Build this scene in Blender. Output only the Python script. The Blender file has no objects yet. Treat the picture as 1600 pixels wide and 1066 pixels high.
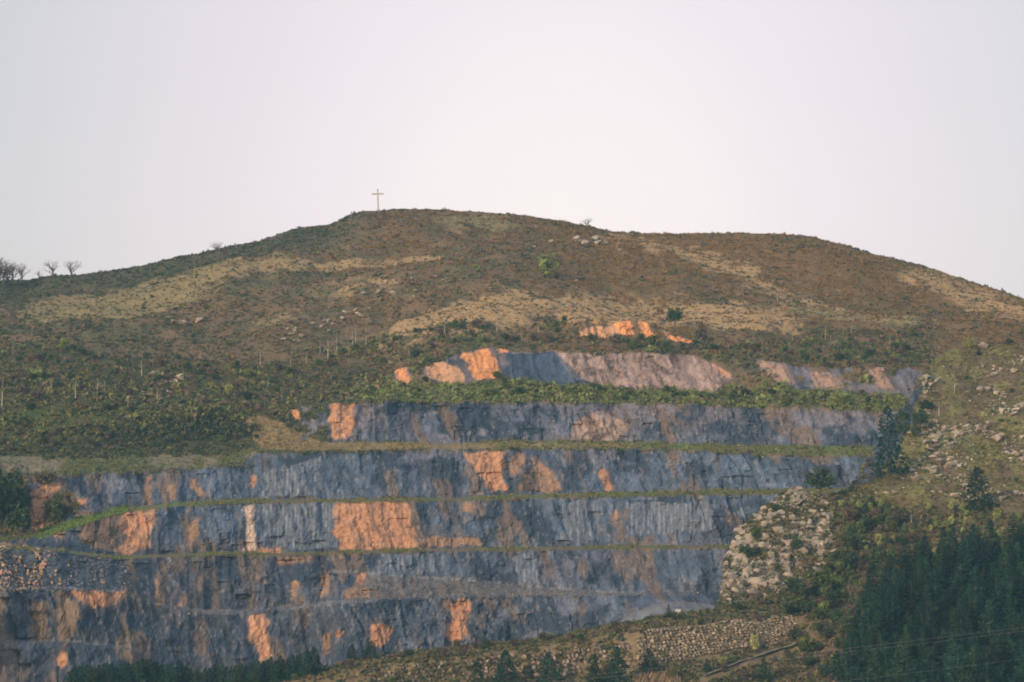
import bpy, math, random
import numpy as np
from math import radians as R
from mathutils import Vector

random.seed(7)
rng = np.random.default_rng(7)
sc = bpy.context.scene
C = sc.collection

# ------------------------------------------------------------------ camera
F = 800 / math.tan(R(7.5))            # focal length in photo pixels (1600 wide)
PITCH = R(4.5)
cam_d = bpy.data.cameras.new('camera')
cam_d.sensor_width = 36
cam_d.lens = 18 / math.tan(R(7.5))
cam_d.clip_start = 1
cam_d.clip_end = 60000
cam = bpy.data.objects.new('camera', cam_d)
C.objects.link(cam)
cam.location = (0, 0, 0)
cam.rotation_euler = (R(90) + PITCH, 0, 0)
sc.camera = cam

# ------------------------------------------------------------------ world
SUN_EL, SUN_AZ = 17, -142            # azimuth clockwise from +Y (north); left, behind the camera
w = bpy.data.worlds.new('World')
sc.world = w
w.use_nodes = True
nt = w.node_tree
nt.nodes.clear()
out = nt.nodes.new('ShaderNodeOutputWorld')
sky = nt.nodes.new('ShaderNodeTexSky')
sky.sky_type = 'NISHITA'
sky.sun_disc = False
sky.sun_elevation = R(SUN_EL)
sky.sun_rotation = R(SUN_AZ)
sky.dust_density = 3
bg1 = nt.nodes.new('ShaderNodeBackground')
bg1.inputs['Strength'].default_value = 0.05
nt.links.new(sky.outputs[0], bg1.inputs['Color'])
# thin milky cloud veil, brightest low over the hill
tc = nt.nodes.new('ShaderNodeTexCoord')
vn = nt.nodes.new('ShaderNodeVectorMath'); vn.operation = 'NORMALIZE'
nt.links.new(tc.outputs['Generated'], vn.inputs[0])
def pxdir(px, py):
    u = (533 - py) / F
    v = Vector(((px - 800) / F, math.cos(PITCH) - u * math.sin(PITCH), math.sin(PITCH) + u * math.cos(PITCH)))
    return v.normalized()
dp = nt.nodes.new('ShaderNodeVectorMath'); dp.operation = 'DOT_PRODUCT'
nt.links.new(vn.outputs[0], dp.inputs[0])
dp.inputs[1].default_value = pxdir(880, 330)
ac = nt.nodes.new('ShaderNodeMath'); ac.operation = 'ARCCOSINE'
nt.links.new(dp.outputs['Value'], ac.inputs[0])
dv = nt.nodes.new('ShaderNodeMath'); dv.operation = 'DIVIDE'; dv.inputs[1].default_value = R(40)
nt.links.new(ac.outputs[0], dv.inputs[0])
rp = nt.nodes.new('ShaderNodeValToRGB')
el = rp.color_ramp.elements
stops = [(0, (1.04, .88, .85)), (2.0, (1.02, .85, .835)), (3.7, (.93, .765, .79)), (6.2, (.80, .68, .69)), (8.8, (.65, .585, .59)), (40, (.52, .55, .63))]
el[0].position = 0; el[0].color = (*stops[0][1], 1)
el[1].position = 1; el[1].color = (*stops[-1][1], 1)
for a, c in stops[1:-1]:
    e = el.new(a / 40); e.color = (*c, 1)
nt.links.new(dv.outputs[0], rp.inputs[0])
bg2 = nt.nodes.new('ShaderNodeBackground')
bg2.inputs['Strength'].default_value = 0.9
nt.links.new(rp.outputs[0], bg2.inputs['Color'])
ad = nt.nodes.new('ShaderNodeAddShader')
nt.links.new(bg1.outputs[0], ad.inputs[0]); nt.links.new(bg2.outputs[0], ad.inputs[1])
nt.links.new(ad.outputs[0], out.inputs['Surface'])

HAZE = 0.00007
# ------------------------------------------------------------------ sun
sd = bpy.data.lights.new('sun', 'SUN')
sd.energy = 3.3
sd.angle = R(2.5)
sd.color = (1.0, .72, .46)
sun = bpy.data.objects.new('sun', sd)
C.objects.link(sun)
_a = R(SUN_AZ)
sdir = Vector((math.sin(_a) * math.cos(R(SUN_EL)), math.cos(_a) * math.cos(R(SUN_EL)), math.sin(R(SUN_EL))))
sun.rotation_euler = sdir.to_track_quat('Z', 'Y').to_euler()
sun.location = (0, 0, 500)

vs = sc.view_settings
vs.view_transform = 'Standard'; vs.look = 'None'; vs.exposure = 0; vs.gamma = 1; vs.use_curve_mapping = False
sc.cycles.max_bounces = 4
sc.cycles.diffuse_bounces = 2
sc.cycles.filter_width = 1.9

# ------------------------------------------------------------------ helpers
def tag(o, label=None, cat=None, group=None, kind=None):
    if label: o['label'] = label
    if cat: o['category'] = cat
    if group: o['group'] = group
    if kind: o['kind'] = kind
    return o

def px2w(px, py, D):
    """photo pixel + ground distance -> world point (arrays ok)"""
    px = np.asarray(px, float); py = np.asarray(py, float); D = np.asarray(D, float)
    u = (533 - py) / F
    cy = math.cos(PITCH) - u * math.sin(PITCH)
    cz = math.sin(PITCH) + u * math.cos(PITCH)
    t = D / cy
    return np.stack([(px - 800) / F * t, cy * t, cz * t], -1)

def hsh(ix, iy, iz, s):
    h = (ix * 374761393 + iy * 668265263 + iz * 2147483647 + s * 1274126177) & 0xFFFFFFFF
    h = ((h ^ (h >> 13)) * 1274126177) & 0xFFFFFFFF
    h = ((h ^ (h >> 16)) * 2246822519) & 0xFFFFFFFF
    return ((h ^ (h >> 15)) & 0xFFFFFF) / float(0xFFFFFF)

def vnoise(x, y, z=0, s=0):
    x, y, z = np.broadcast_arrays(np.asarray(x, float), np.asarray(y, float), np.asarray(z, float))
    xi = np.floor(x).astype(np.int64); yi = np.floor(y).astype(np.int64); zi = np.floor(z).astype(np.int64)
    fx = x - xi; fy = y - yi; fz = z - zi
    fx = fx * fx * (3 - 2 * fx); fy = fy * fy * (3 - 2 * fy); fz = fz * fz * (3 - 2 * fz)
    r = 0
    for dx in (0, 1):
        for dy in (0, 1):
            for dz in (0, 1):
                wgt = (fx if dx else 1 - fx) * (fy if dy else 1 - fy) * (fz if dz else 1 - fz)
                r = r + wgt * hsh(xi + dx, yi + dy, zi + dz, s)
    return r * 2 - 1

def fbm(x, y, z=0, s=0, o=4):
    r = 0; a = .5; k = 1
    for i in range(o):
        r = r + a * vnoise(np.asarray(x) * k, np.asarray(y) * k, np.asarray(z) * k, s + i * 17)
        a *= .5; k *= 2.03
    return r

def sstep(a, b, v):
    t = np.clip((v - a) / (b - a), 0, 1)
    return t * t * (3 - 2 * t)

def inpoly(X, Y, pts):
    X = np.asarray(X, float); Y = np.asarray(Y, float)
    xs_ = [p[0] for p in pts]; ys_ = [p[1] for p in pts]
    if X.shape != Y.shape: X, Y = np.broadcast_arrays(X, Y)
    full = np.zeros(X.shape, bool)
    sel = (X >= min(xs_)) & (X <= max(xs_)) & (Y >= min(ys_)) & (Y <= max(ys_))
    full[sel] = _inp(X[sel], Y[sel], pts)
    return full

def _inp(X, Y, pts):
    r = np.zeros(X.shape, bool)
    n = len(pts)
    for i in range(n):
        x0, y0 = pts[i]; x1, y1 = pts[(i + 1) % n]
        if y0 == y1: continue
        c = ((Y >= y0) != (Y >= y1)) & (X < (x1 - x0) * (Y - y0) / (y1 - y0) + x0)
        r ^= c
    return r

def pl(pts):
    xs = [p[0] for p in pts]; ys = [p[1] for p in pts]
    return lambda x: np.interp(x, xs, ys)

def np_mesh(name, V, Fc, cols=None, dom='POINT', mat=None, smooth=False):
    """V (n,3), Fc (m,k)"""
    me = bpy.data.meshes.new(name)
    V = np.ascontiguousarray(V, np.float32); Fc = np.ascontiguousarray(Fc, np.int32)
    me.vertices.add(len(V)); me.vertices.foreach_set('co', V.ravel())
    m, k = Fc.shape
    me.loops.add(m * k); me.loops.foreach_set('vertex_index', Fc.ravel())
    me.polygons.add(m)
    me.polygons.foreach_set('loop_start', np.arange(0, m * k, k, dtype=np.int32))
    me.polygons.foreach_set('use_smooth', np.full(m, smooth))
    if cols is not None:
        at = me.attributes.new('col', 'FLOAT_COLOR', dom)
        c4 = np.ones((len(cols), 4), np.float32); c4[:, :3] = cols
        at.data.foreach_set('color', c4.ravel())
    me.update(calc_edges=True)
    if mat: me.materials.append(mat)
    return me

def add(name, me, parent=None, loc=None):
    o = bpy.data.objects.new(name, me)
    C.objects.link(o)
    if parent: o.parent = parent
    if loc is not None: o.location = loc
    return o

# ------------------------------------------------------------------ materials
def mat_attr(name, n1=1.2, amt=.35, rough=1.0, bump=0, rnd=0, sep=(1, 1, 1)):
    """surface colour from the mesh's own colour attribute, broken up by procedural noise"""
    m = bpy.data.materials.new(name); m.use_nodes = True
    t = m.node_tree; b = t.nodes['Principled BSDF']
    b.inputs['Roughness'].default_value = rough
    b.inputs['Specular IOR Level'].default_value = 0.15
    a = t.nodes.new('ShaderNodeAttribute'); a.attribute_name = 'col'
    tcn = t.nodes.new('ShaderNodeTexCoord')
    mp = t.nodes.new('ShaderNodeMapping'); mp.inputs['Scale'].default_value = sep
    t.links.new(tcn.outputs['Object'], mp.inputs[0])
    no = t.nodes.new('ShaderNodeTexNoise'); no.inputs['Scale'].default_value = n1; no.inputs['Detail'].default_value = 6; no.inputs['Roughness'].default_value = .7
    t.links.new(mp.outputs[0], no.inputs['Vector'])
    mr = t.nodes.new('ShaderNodeMapRange')
    mr.inputs[1].default_value = .25; mr.inputs[2].default_value = .75
    mr.inputs[3].default_value = 1 - amt; mr.inputs[4].default_value = 1 + amt
    t.links.new(no.outputs[0], mr.inputs[0])
    mx = t.nodes.new('ShaderNodeVectorMath'); mx.operation = 'SCALE'
    t.links.new(a.outputs['Color'], mx.inputs[0]); t.links.new(mr.outputs[0], mx.inputs['Scale'])
    last = mx.outputs[0]
    if rnd:
        oi = t.nodes.new('ShaderNodeObjectInfo')
        hs = t.nodes.new('ShaderNodeHueSaturation')
        m2 = t.nodes.new('ShaderNodeMapRange'); m2.inputs[3].default_value = 1 - rnd; m2.inputs[4].default_value = 1 + rnd
        t.links.new(oi.outputs['Random'], m2.inputs[0]); t.links.new(m2.outputs[0], hs.inputs['Value'])
        m3 = t.nodes.new('ShaderNodeMapRange'); m3.inputs[3].default_value = .5 - rnd * .09; m3.inputs[4].default_value = .5 + rnd * .09
        fr = t.nodes.new('ShaderNodeMath'); fr.operation = 'MULTIPLY'; fr.inputs[1].default_value = 7.31
        f2 = t.nodes.new('ShaderNodeMath'); f2.operation = 'FRACT'
        t.links.new(oi.outputs['Random'], fr.inputs[0]); t.links.new(fr.outputs[0], f2.inputs[0]); t.links.new(f2.outputs[0], m3.inputs[0])
        t.links.new(m3.outputs[0], hs.inputs['Hue'])
        t.links.new(last, hs.inputs['Color']); last = hs.outputs[0]
    t.links.new(last, b.inputs['Base Color'])
    if bump:
        bp = t.nodes.new('ShaderNodeBump'); bp.inputs['Distance'].default_value = bump; bp.inputs['Strength'].default_value = .8
        t.links.new(no.outputs[0], bp.inputs['Height']); t.links.new(bp.outputs[0], b.inputs['Normal'])
    return m

M_hill = mat_attr('hill soil and grass', .9, .3, bump=.4)
M_rock = mat_attr('cut quarry rock', .8, .38, bump=.8, sep=(1, 1, .45))
M_leaf = mat_attr('foliage', .6, .25, rnd=.12)
M_leafv = mat_attr('tree foliage', 1.5, .3, rnd=.3)
M_stone = mat_attr('limestone', 2.2, .3, rnd=.28, bump=.12)
M_bark = mat_attr('bark', 4, .3, rnd=.2)
M_wood = mat_attr('weathered concrete', 3, .15)

# ------------------------------------------------------------------ SHEET A : hill and quarry benches
X0, X1, DX = -280, 1880, 2.4
cx = np.arange(X0, X1 + 1, DX)
ridge_pts = [(-280, 482), (-100, 452), (0, 439), (45, 438), (75, 431), (125, 429), (200, 420), (240, 411), (253, 406), (304, 398), (365, 384), (405, 377), (440, 364), (452, 359), (506, 352), (530, 346), (540, 341), (546, 335), (568, 330), (618, 327.5), (662, 327), (736, 331), (804, 335), (871, 345), (905, 351), (956, 361), (1006, 365), (1131, 364.5), (1200, 365), (1262, 368.5), (1276, 370), (1286, 375), (1311, 381), (1364, 397), (1450, 418), (1525, 443), (1600, 467), (1880, 570)]
ridge = pl(ridge_pts)
f1t = pl([(-280, 600), (0, 598), (300, 600), (500, 605), (600, 600), (620, 578), (665, 564), (715, 549), (780, 543), (870, 548), (1000, 551), (1100, 555), (1150, 560), (1200, 564), (1260, 574), (1350, 575), (1420, 575), (1470, 580), (1880, 580)])
f1b = pl([(-280, 650), (0, 640), (300, 622), (450, 622), (600, 614), (700, 600), (780, 594), (900, 602), (1000, 608), (1100, 614), (1200, 608), (1300, 613), (1420, 622), (1880, 640)])
f2t = pl([(-280, 705), (0, 692), (100, 672), (200, 656), (320, 640), (380, 645), (420, 640), (450, 632), (560, 627), (800, 628), (1000, 629), (1100, 632), (1250, 638), (1415, 643), (1880, 660)])
f2b = pl([(-280, 712), (0, 710), (200, 706), (330, 708), (400, 700), (480, 692), (560, 690), (700, 693), (800, 687), (900, 688), (1000, 690), (1150, 695), (1370, 697), (1880, 710)])
f3t = pl([(-280, 735), (0, 732), (60, 742), (130, 742), (200, 736), (300, 733), (370, 720), (400, 708), (500, 704), (700, 702), (900, 699), (1000, 701), (1150, 707), (1250, 712), (1370, 713), (1880, 725)])
f3b = pl([(-280, 850), (0, 838), (60, 830), (130, 812), (190, 796), (280, 784), (400, 780), (560, 780), (700, 778), (900, 770), (1000, 768), (1200, 765), (1330, 762), (1880, 765)])
f4t = pl([(-280, 856), (0, 846), (60, 838), (130, 822), (190, 802), (280, 791), (400, 786), (560, 785), (700, 783), (900, 777), (1000, 775), (1200, 772), (1880, 772)])
f4b = pl([(-280, 862), (0, 851), (100, 859), (180, 869), (350, 862), (430, 864), (500, 862), (660, 857), (800, 855), (1000, 852), (1140, 852), (1880, 850)])
f5t = pl([(-280, 868), (0, 857), (100, 865), (180, 874), (350, 867), (430, 869), (500, 867), (660, 862), (800, 860), (1000, 857), (1140, 857), (1880, 856)])
f5b = pl([(-280, 925), (0, 918), (90, 917), (200, 922), (240, 940), (300, 952), (370, 954), (450, 946), (600, 934), (700, 929), (880, 928), (1010, 926), (1100, 926), (1880, 926)])
f6t = lambda x: f5b(x) + np.interp(x, [-280, 0, 200, 300, 700, 900, 1010, 1880], [4, 4, 4, 5.5, 5.5, 5, 4, 4])
f6b = pl([(-280, 1125), (400, 1115), (800, 1045), (950, 978), (1000, 952), (1020, 943), (1060, 938), (1110, 943), (1140, 950), (1880, 962)])
bowl = -62 * np.clip((880 - cx) / 880, 0, 1.3) ** 1.6 - 30 * np.clip((cx - 950) / 500, 0, 1.2) ** 2
ridgeD = pl([(-280, 1690), (0, 1730), (400, 1765), (600, 1780), (900, 1790), (1150, 1830), (1300, 1820), (1600, 1740), (1880, 1640)])
keys = [  # yfun, base distance, rows below, type, easing
    (ridge, None, 170, 'hill'),
    (f1t, 1480, 34, 'face1'),
    (f1b, 1452, 12, 'ledge'),
    (f2t, 1432, 34, 'face2'),
    (f2b, 1418, 7, 'ledge'),
    (f3t, 1402, 36, 'face3'),
    (f3b, 1386, 6, 'ledge'),
    (f4t, 1370, 38, 'face4'),
    (f4b, 1355, 6, 'ledge'),
    (f5t, 1344, 40, 'face5'),
    (f5b, 1328, 5, 'ledge'),
    (f6t, 1322, 54, 'face6'),
    (f6b, 1304, 10, 'floor'),
    (lambda x: f6b(x) + 22, 1245, 0, 'end'),
]
rowsY, rowsD, starts = [], [], []
for k in range(len(keys) - 1):
    y0 = keys[k][0](cx); y1 = keys[k + 1][0](cx)
    D0 = ridgeD(cx) if k == 0 else keys[k][1] + bowl
    D1 = keys[k + 1][1] + bowl
    n = keys[k][2]
    starts.append(len(rowsY))
    for i in range(n):
        t = i / n
        td = t ** .8 if k == 0 else t
        rowsY.append(y0 + (y1 - y0) * t); rowsD.append(D0 + (D1 - D0) * td)
starts.append(len(rowsY))
rowsY.append(keys[-1][0](cx)); rowsD.append(keys[-1][1] + bowl)
AY = np.array(rowsY); AD = np.array(rowsD)
AX = np.broadcast_to(cx, AY.shape).copy()
nrow, ncol = AY.shape
# the steep cut scar above the top bench
for (xa, xb_, yt, yb2) in [(885, 1032, 504, 532), (1026, 1095, 518, 540)]:
    wgt = sstep(xa - 12, xa + 12, cx) * sstep(xb_ + 10, xb_ - 10, cx)
    for j in np.nonzero(wgt > 0)[0]:
        Db = np.interp(yb2, AY[:, j], AD[:, j]); Dt = np.interp(yt - 26, AY[:, j], AD[:, j])
        new = np.interp(AY[:, j], [yt - 26, yt, yb2], [Dt, Db + 7, Db])
        m = (AY[:, j] > yt - 26) & (AY[:, j] < yb2)
        AD[m, j] += (new[m] - AD[m, j]) * wgt[j]
P = px2w(AX, AY, AD)
rowt = np.zeros(nrow)                       # how much a row belongs to a cut face
for k in range(1, 12): rowt[starts[k]:starts[k + 1]] = 1
rowt[starts[12]:] = 1
for j in range(30): rowt[starts[1] - 1 - j] = max(0, 1 - j / 14)
rowt = rowt[:, None]
X, Yw, Z = P[..., 0].copy(), P[..., 1].copy(), P[..., 2].copy()
# relief of the cut rock: large buttresses, joints and small steps (pushes the face in and out)
lf = sstep(420, 150, AX)                    # left side is more broken
big = fbm(X / 26, Z / 60, 0, 3, 3) * (5 + 7 * lf)
wx = X + Z * .22 + 3 * fbm(X / 15, Z / 15, 0, 9, 2)
joint = (1 - np.abs(vnoise(wx / 6.0, Z / 30, 0, 21))) ** 2 * (1.3 + 2.2 * lf)
joint2 = (1 - np.abs(vnoise(wx / 2.4, Z / 16, 0, 22))) ** 2 * .7
fine = fbm(X / 1.6, Z / 2.6, 0, 30, 3) * 1.0
blk = np.floor(vnoise(X / 3.6, Z / 3.2, 0, 41) * 3) * .35
def facets(u, v, seed):
    ui = np.floor(u + .35 * vnoise(u * .7, v * .7, 0, seed)); off = hsh(ui.astype(np.int64), 0 * ui.astype(np.int64), 0 * ui.astype(np.int64), seed + 1)
    vv = v + off * 3; vi = np.floor(vv)
    a = hsh(ui.astype(np.int64), vi.astype(np.int64), 0 * ui.astype(np.int64), seed + 2); b = hsh(ui.astype(np.int64), vi.astype(np.int64), 0 * ui.astype(np.int64) + 1, seed + 3); c = hsh(ui.astype(np.int64), vi.astype(np.int64), 0 * ui.astype(np.int64) + 2, seed + 4)
    return (a - .5) * 1.2 + (b - .5) * 2.2 * (u - ui - .5) + (c - .5) * 1.2 * (vv - vi - .5), a
fa, ta = facets(wx / 5.5, Z / 8.5, 43)
fb, tb = facets((wx + 2 * vnoise(X / 5, Z / 5, 0, 48)) / 2.1, Z / 3.0, 46)
clean = sstep(0, .25, fbm(X / 40, Z / 30, 0, 49, 2) + .12)      # some panels split cleanly, others ragged
push = big + joint + joint2 + fine + blk + (fa * (1.3 + 1.2 * lf) + fb * .75) * (1 - .6 * clean)
# the ramp crossing the second lowest face and the small bench low on the left
rampy = np.interp(AX, [480, 560, 640, 720, 800, 890, 960, 1010], [894, 897, 903, 908, 915, 924, 928, 929])
inr = (AX > 470) & (AX < 1010) & (np.arange(nrow)[:, None] < starts[10] + 3)
rst = np.clip((AY - rampy) / np.clip(f5b(AX) - rampy, 4, 99), 0, 1) * sstep(470, 540, AX) * sstep(1010, 960, AX)
push = push + np.where(inr, rst * 10, 0) + 10 * sstep(470, 540, AX) * sstep(1010, 960, AX) * (np.arange(nrow)[:, None] >= starts[10] + 3) * 1.0
low = np.interp(AX, [-280, 0, 110, 200, 330], [1004, 1004, 1003, 1012, 1040])
push = push + 4.5 * sstep(-2, 4, AY - low) * sstep(330, 180, AX)
vegl = sstep(560, 480, AX) * (AY < 728)     # the left terraces are overgrown: gentle relief
push = push * (1 - .85 * vegl)
P[..., 1] -= rowt * push
big2 = fbm(X / 10, Z / 22, 0, 45, 3) * 3.2
P[..., 1] -= rowt * big2 * (1 - .85 * vegl)
scarm = inpoly(AX, AY, [(890, 512), (950, 500), (1028, 502), (1036, 534), (890, 534)]) | inpoly(AX, AY, [(1028, 516), (1095, 528), (1090, 541), (1030, 538)])
P[..., 1] -= scarm * (joint * .8 + joint2 + fine + fb * .8 - 1.2)
# hill relief
hillm = 1 - rowt
und = fbm(X / 60, Yw / 60, 0, 51, 4) * 7 + fbm(X / 7, Yw / 9, 0, 55, 3) * 1.1
edge = np.clip(np.arange(nrow)[:, None] / 25, 0, 1)
P[..., 2] += hillm * und * edge
P[..., 2] += hillm * (1 - edge) * fbm(X / 6, Yw / 6, 0, 57, 3) * .7
PA = P

# --- surface colours (what the ground is made of, with some shade painted into the rock)
jx = AX + 7 * fbm(X / 4, Z / 4, 0, 61, 3); jy = AY + 6 * fbm(X / 4, Z / 4, 9, 62, 3)
jx2 = AX + 26 * fbm(X / 14, Z / 10, 0, 63, 4); jy2 = AY + 15 * fbm(X / 14, Z / 8, 9, 64, 4)
def c3(r, g, b): return np.array((r, g, b), float)
BLUE = c3(.088, .118, .170); SLATE_SHADE = c3(.045, .062, .095); PINKG = c3(.33, .235, .20); BROWN = c3(.175, .13, .105)
ORANGE = c3(.50, .27, .16); ORANGE2 = c3(.74, .33, .135); PALE = c3(.42, .38, .36)
TAN = c3(.39, .27, .14); OLIVE = c3(.19, .18, .075); GREEN = c3(.105, .15, .045); HEATH = c3(.18, .125, .07); DARKG = c3(.05, .07, .045)
SOIL = c3(.16, .125, .08)

orange_polys = [
 ([(524, 784), (560, 783), (617, 783), (622, 786), (638, 788), (640, 805), (648, 830), (656, 857), (640, 860), (530, 861), (532, 848), (519, 833), (525, 812), (522, 800)], 0),
 ([(192, 796), (243, 791), (242, 815), (233, 835), (234, 852), (205, 870), (180, 862), (200, 840), (190, 815)], 0),
 ([(517, 630), (552, 631), (550, 665), (547, 686), (522, 688), (512, 655)], 0),
 ([(722, 706), (750, 708), (770, 702), (788, 702), (792, 725), (783, 745), (793, 770), (770, 765), (745, 740), (738, 722)], 0),
 ([(802, 712), (818, 705), (817, 725), (803, 742), (792, 745)], 2),
 ([(827, 705), (838, 715), (862, 738), (880, 768), (845, 768), (838, 735)], 2),
 ([(928, 737), (946, 733), (953, 750), (962, 766), (945, 768), (940, 752)], 0),
 ([(387, 962), (408, 960), (420, 970), (416, 1000), (424, 1030), (404, 1032), (402, 1005), (388, 1003)], 0),
 ([(698, 942), (722, 935), (738, 942), (729, 965), (733, 995), (712, 1005), (694, 992), (708, 970)], 0),
 ([(580, 980), (600, 970), (612, 985), (608, 1003), (592, 1010), (581, 1003)], 0),
 ([(100, 924), (200, 922), (186, 943), (150, 953), (128, 935)], 0),
 ([(97, 1022), (107, 1012), (110, 1035), (94, 1045)], 0),
 ([(716, 552), (742, 548), (762, 543), (778, 570), (784, 590), (742, 594), (735, 575)], 1),
 ([(664, 572), (692, 566), (715, 575), (735, 597), (700, 599), (668, 588)], 3),
 ([(616, 578), (636, 573), (642, 598), (628, 600)], 1),
 ([(905, 523), (935, 512), (975, 506), (990, 530), (905, 530)], 3),
 ([(958, 508), (985, 505), (990, 530), (970, 530)], 1),
 ([(993, 505), (1012, 506), (1024, 532), (1002, 530)], 1),
 ([(1033, 518), (1048, 528), (1086, 532), (1080, 538), (1045, 538)], 1),
 ([(780, 540), (800, 541), (792, 550), (776, 548)], 1),
 ([(453, 645), (464, 640), (468, 652), (458, 658)], 1),
 ([(50, 768), (80, 757), (97, 752), (100, 765), (76, 783), (66, 830), (48, 826), (52, 795)], 0),
 ([(228, 745), (237, 743), (239, 790), (227, 788)], 2), ([(266, 760), (277, 758), (276, 784), (266, 783)], 2),
 ([(294, 745), (303, 745), (322, 778), (310, 778)], 2), ([(393, 744), (403, 744), (400, 766), (393, 760)], 0),
 ([(1265, 583), (1300, 582), (1320, 608), (1276, 608)], 4), ([(1180, 566), (1222, 566), (1244, 600), (1215, 600)], 4),
 ([(1352, 570), (1375, 570), (1400, 608), (1372, 606)], 4),
 ([(380, 793), (396, 790), (400, 830), (402, 860), (378, 866), (386, 830)], 5),
 ([(300, 815), (313, 810), (308, 835), (298, 857), (294, 840)], 2),
 ([(500, 896), (514, 893), (518, 922), (504, 938)], 2), ([(456, 912), (468, 906), (464, 935), (454, 936)], 2),
 ([(558, 898), (576, 895), (571, 913), (560, 912)], 0), ([(504, 990), (518, 988), (513, 1025), (506, 1025)], 2),
 ([(525, 988), (538, 985), (530, 1002)], 0), ([(430, 872), (492, 869), (484, 880), (440, 882)], 2),
 ([(402, 856), (440, 858), (441, 866), (400, 865)], 0), ([(0, 890), (16, 895), (10, 925), (-60, 925)], 0),
 ([(540, 920), (580, 915), (575, 935), (535, 937)], 2), ([(125, 780), (142, 782), (138, 792), (122, 790)], 0),
 ([(85, 830), (104, 826), (103, 838), (84, 842)], 0), ([(960, 796), (968, 796), (967, 812), (961, 812)], 0),
 ([(722, 786), (740, 786), (736, 805), (724, 802)], 2), ([(655, 840), (750, 838), (750, 852), (655, 856)], 2),
 ([(570, 606), (590, 596), (596, 606), (575, 612)], 0), ([(1112, 568), (1130, 568), (1148, 592), (1135, 590)], 0),
 ([(243, 905), (258, 905), (258, 948), (245, 948)], 2), ([(278, 935), (290, 925), (290, 948), (280, 948)], 2),
 ([(45, 945), (75, 940), (74, 1000), (46, 1002)], 6), ([(88, 945), (122, 938), (132, 960), (110, 1000), (88, 1000)], 6), ([(0, 930), (10, 930), (12, 1004), (-60, 1004)], 6),
 ([(196, 872), (210, 872), (214, 940), (198, 925)], 6), ([(250, 872), (262, 890), (262, 930), (248, 925)], 6),
]
pal = {0: ORANGE, 1: ORANGE2, 2: c3(.32, .205, .14), 3: c3(.58, .33, .19), 4: c3(.40, .26, .19), 5: c3(.55, .42, .34), 6: c3(.20, .15, .115)}

colA = np.zeros(P.shape); rockm = np.zeros(AY.shape)
# rock: blue-grey limestone, streaked down the face, brown where soil has washed over
streak = fbm((X + Z * .25) / 1.7, Z / 22, 0, 71, 4)
blot = fbm(X / 22, Z / 10, 0, 72, 4)
spk = fbm(X / 1.1, Z / 1.3, 0, 73, 2)
warm = np.clip(sstep(760, 600, AY) * .55 + .5 * fbm(X / 30, Z / 14, 0, 74, 3) + .12 * lf, 0, .85)
rock = BLUE * (1 - warm)[..., None] + c3(.225, .175, .175) * warm[..., None]
st2 = fbm((X + Z * .18) / .75, Z / 7, 0, 82, 3)
lowshade = 1 - .42 * sstep(760, 960, AY) * sstep(900, 300, AX)  # evening shade painted in: rock colour darkens towards the lower left
rock = rock * ((1 + .26 * streak + .26 * st2 + .35 * blot + .32 * spk + .35 * (ta - .5) + .25 * (tb - .5)) * lowshade)[..., None]
dk_shade = sstep(.06, .28, fbm(X / 11, Z / 8, 0, 75, 4) + .08 * sstep(780, 920, AY) * sstep(900, 500, AX))  # slate patches painted as shadowed facets, denser at the lower left
rock = rock * (1 - dk_shade)[..., None] + SLATE_SHADE * dk_shade[..., None]
topbrown = .3 * sstep(22, 0, AY - f3t(AX)) * (AY > f3t(AX)) * sstep(480, 300, AX)
rbz = (inr & (AY > rampy + 1 + 3 * spk) & (AX > 560)) * .8
rock = rock * (1 - rbz)[..., None] + (c3(.15, .135, .125) * (1 + .7 * spk + .4 * blot)[..., None]) * rbz[..., None]
brn = sstep(.17, .34, fbm(wx / 6, Z / 14, 0, 76, 5) + .1 * lf + topbrown)
rock = rock * (1 - .75 * brn)[..., None] + BROWN * (.75 * brn)[..., None]
wh = sstep(.30, .45, fbm((X + Z * .3) / .8, Z / 2.6, 0, 77, 3) + .05 * sstep(880, 1000, AY))
rock = rock * (1 - .3 * wh)[..., None] + PALE * (.3 * wh)[..., None]
rl = np.exp(-((AY - rampy + 2) / 2.5) ** 2) * inr * (AX > 500) + np.exp(-((AY - low + 1) / 2) ** 2) * (AX < 200)
rl = np.clip(rl * (.5 + spk), 0, .7)
rock = rock * (1 - rl)[..., None] + c3(.27, .26, .26) * rl[..., None]
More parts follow.
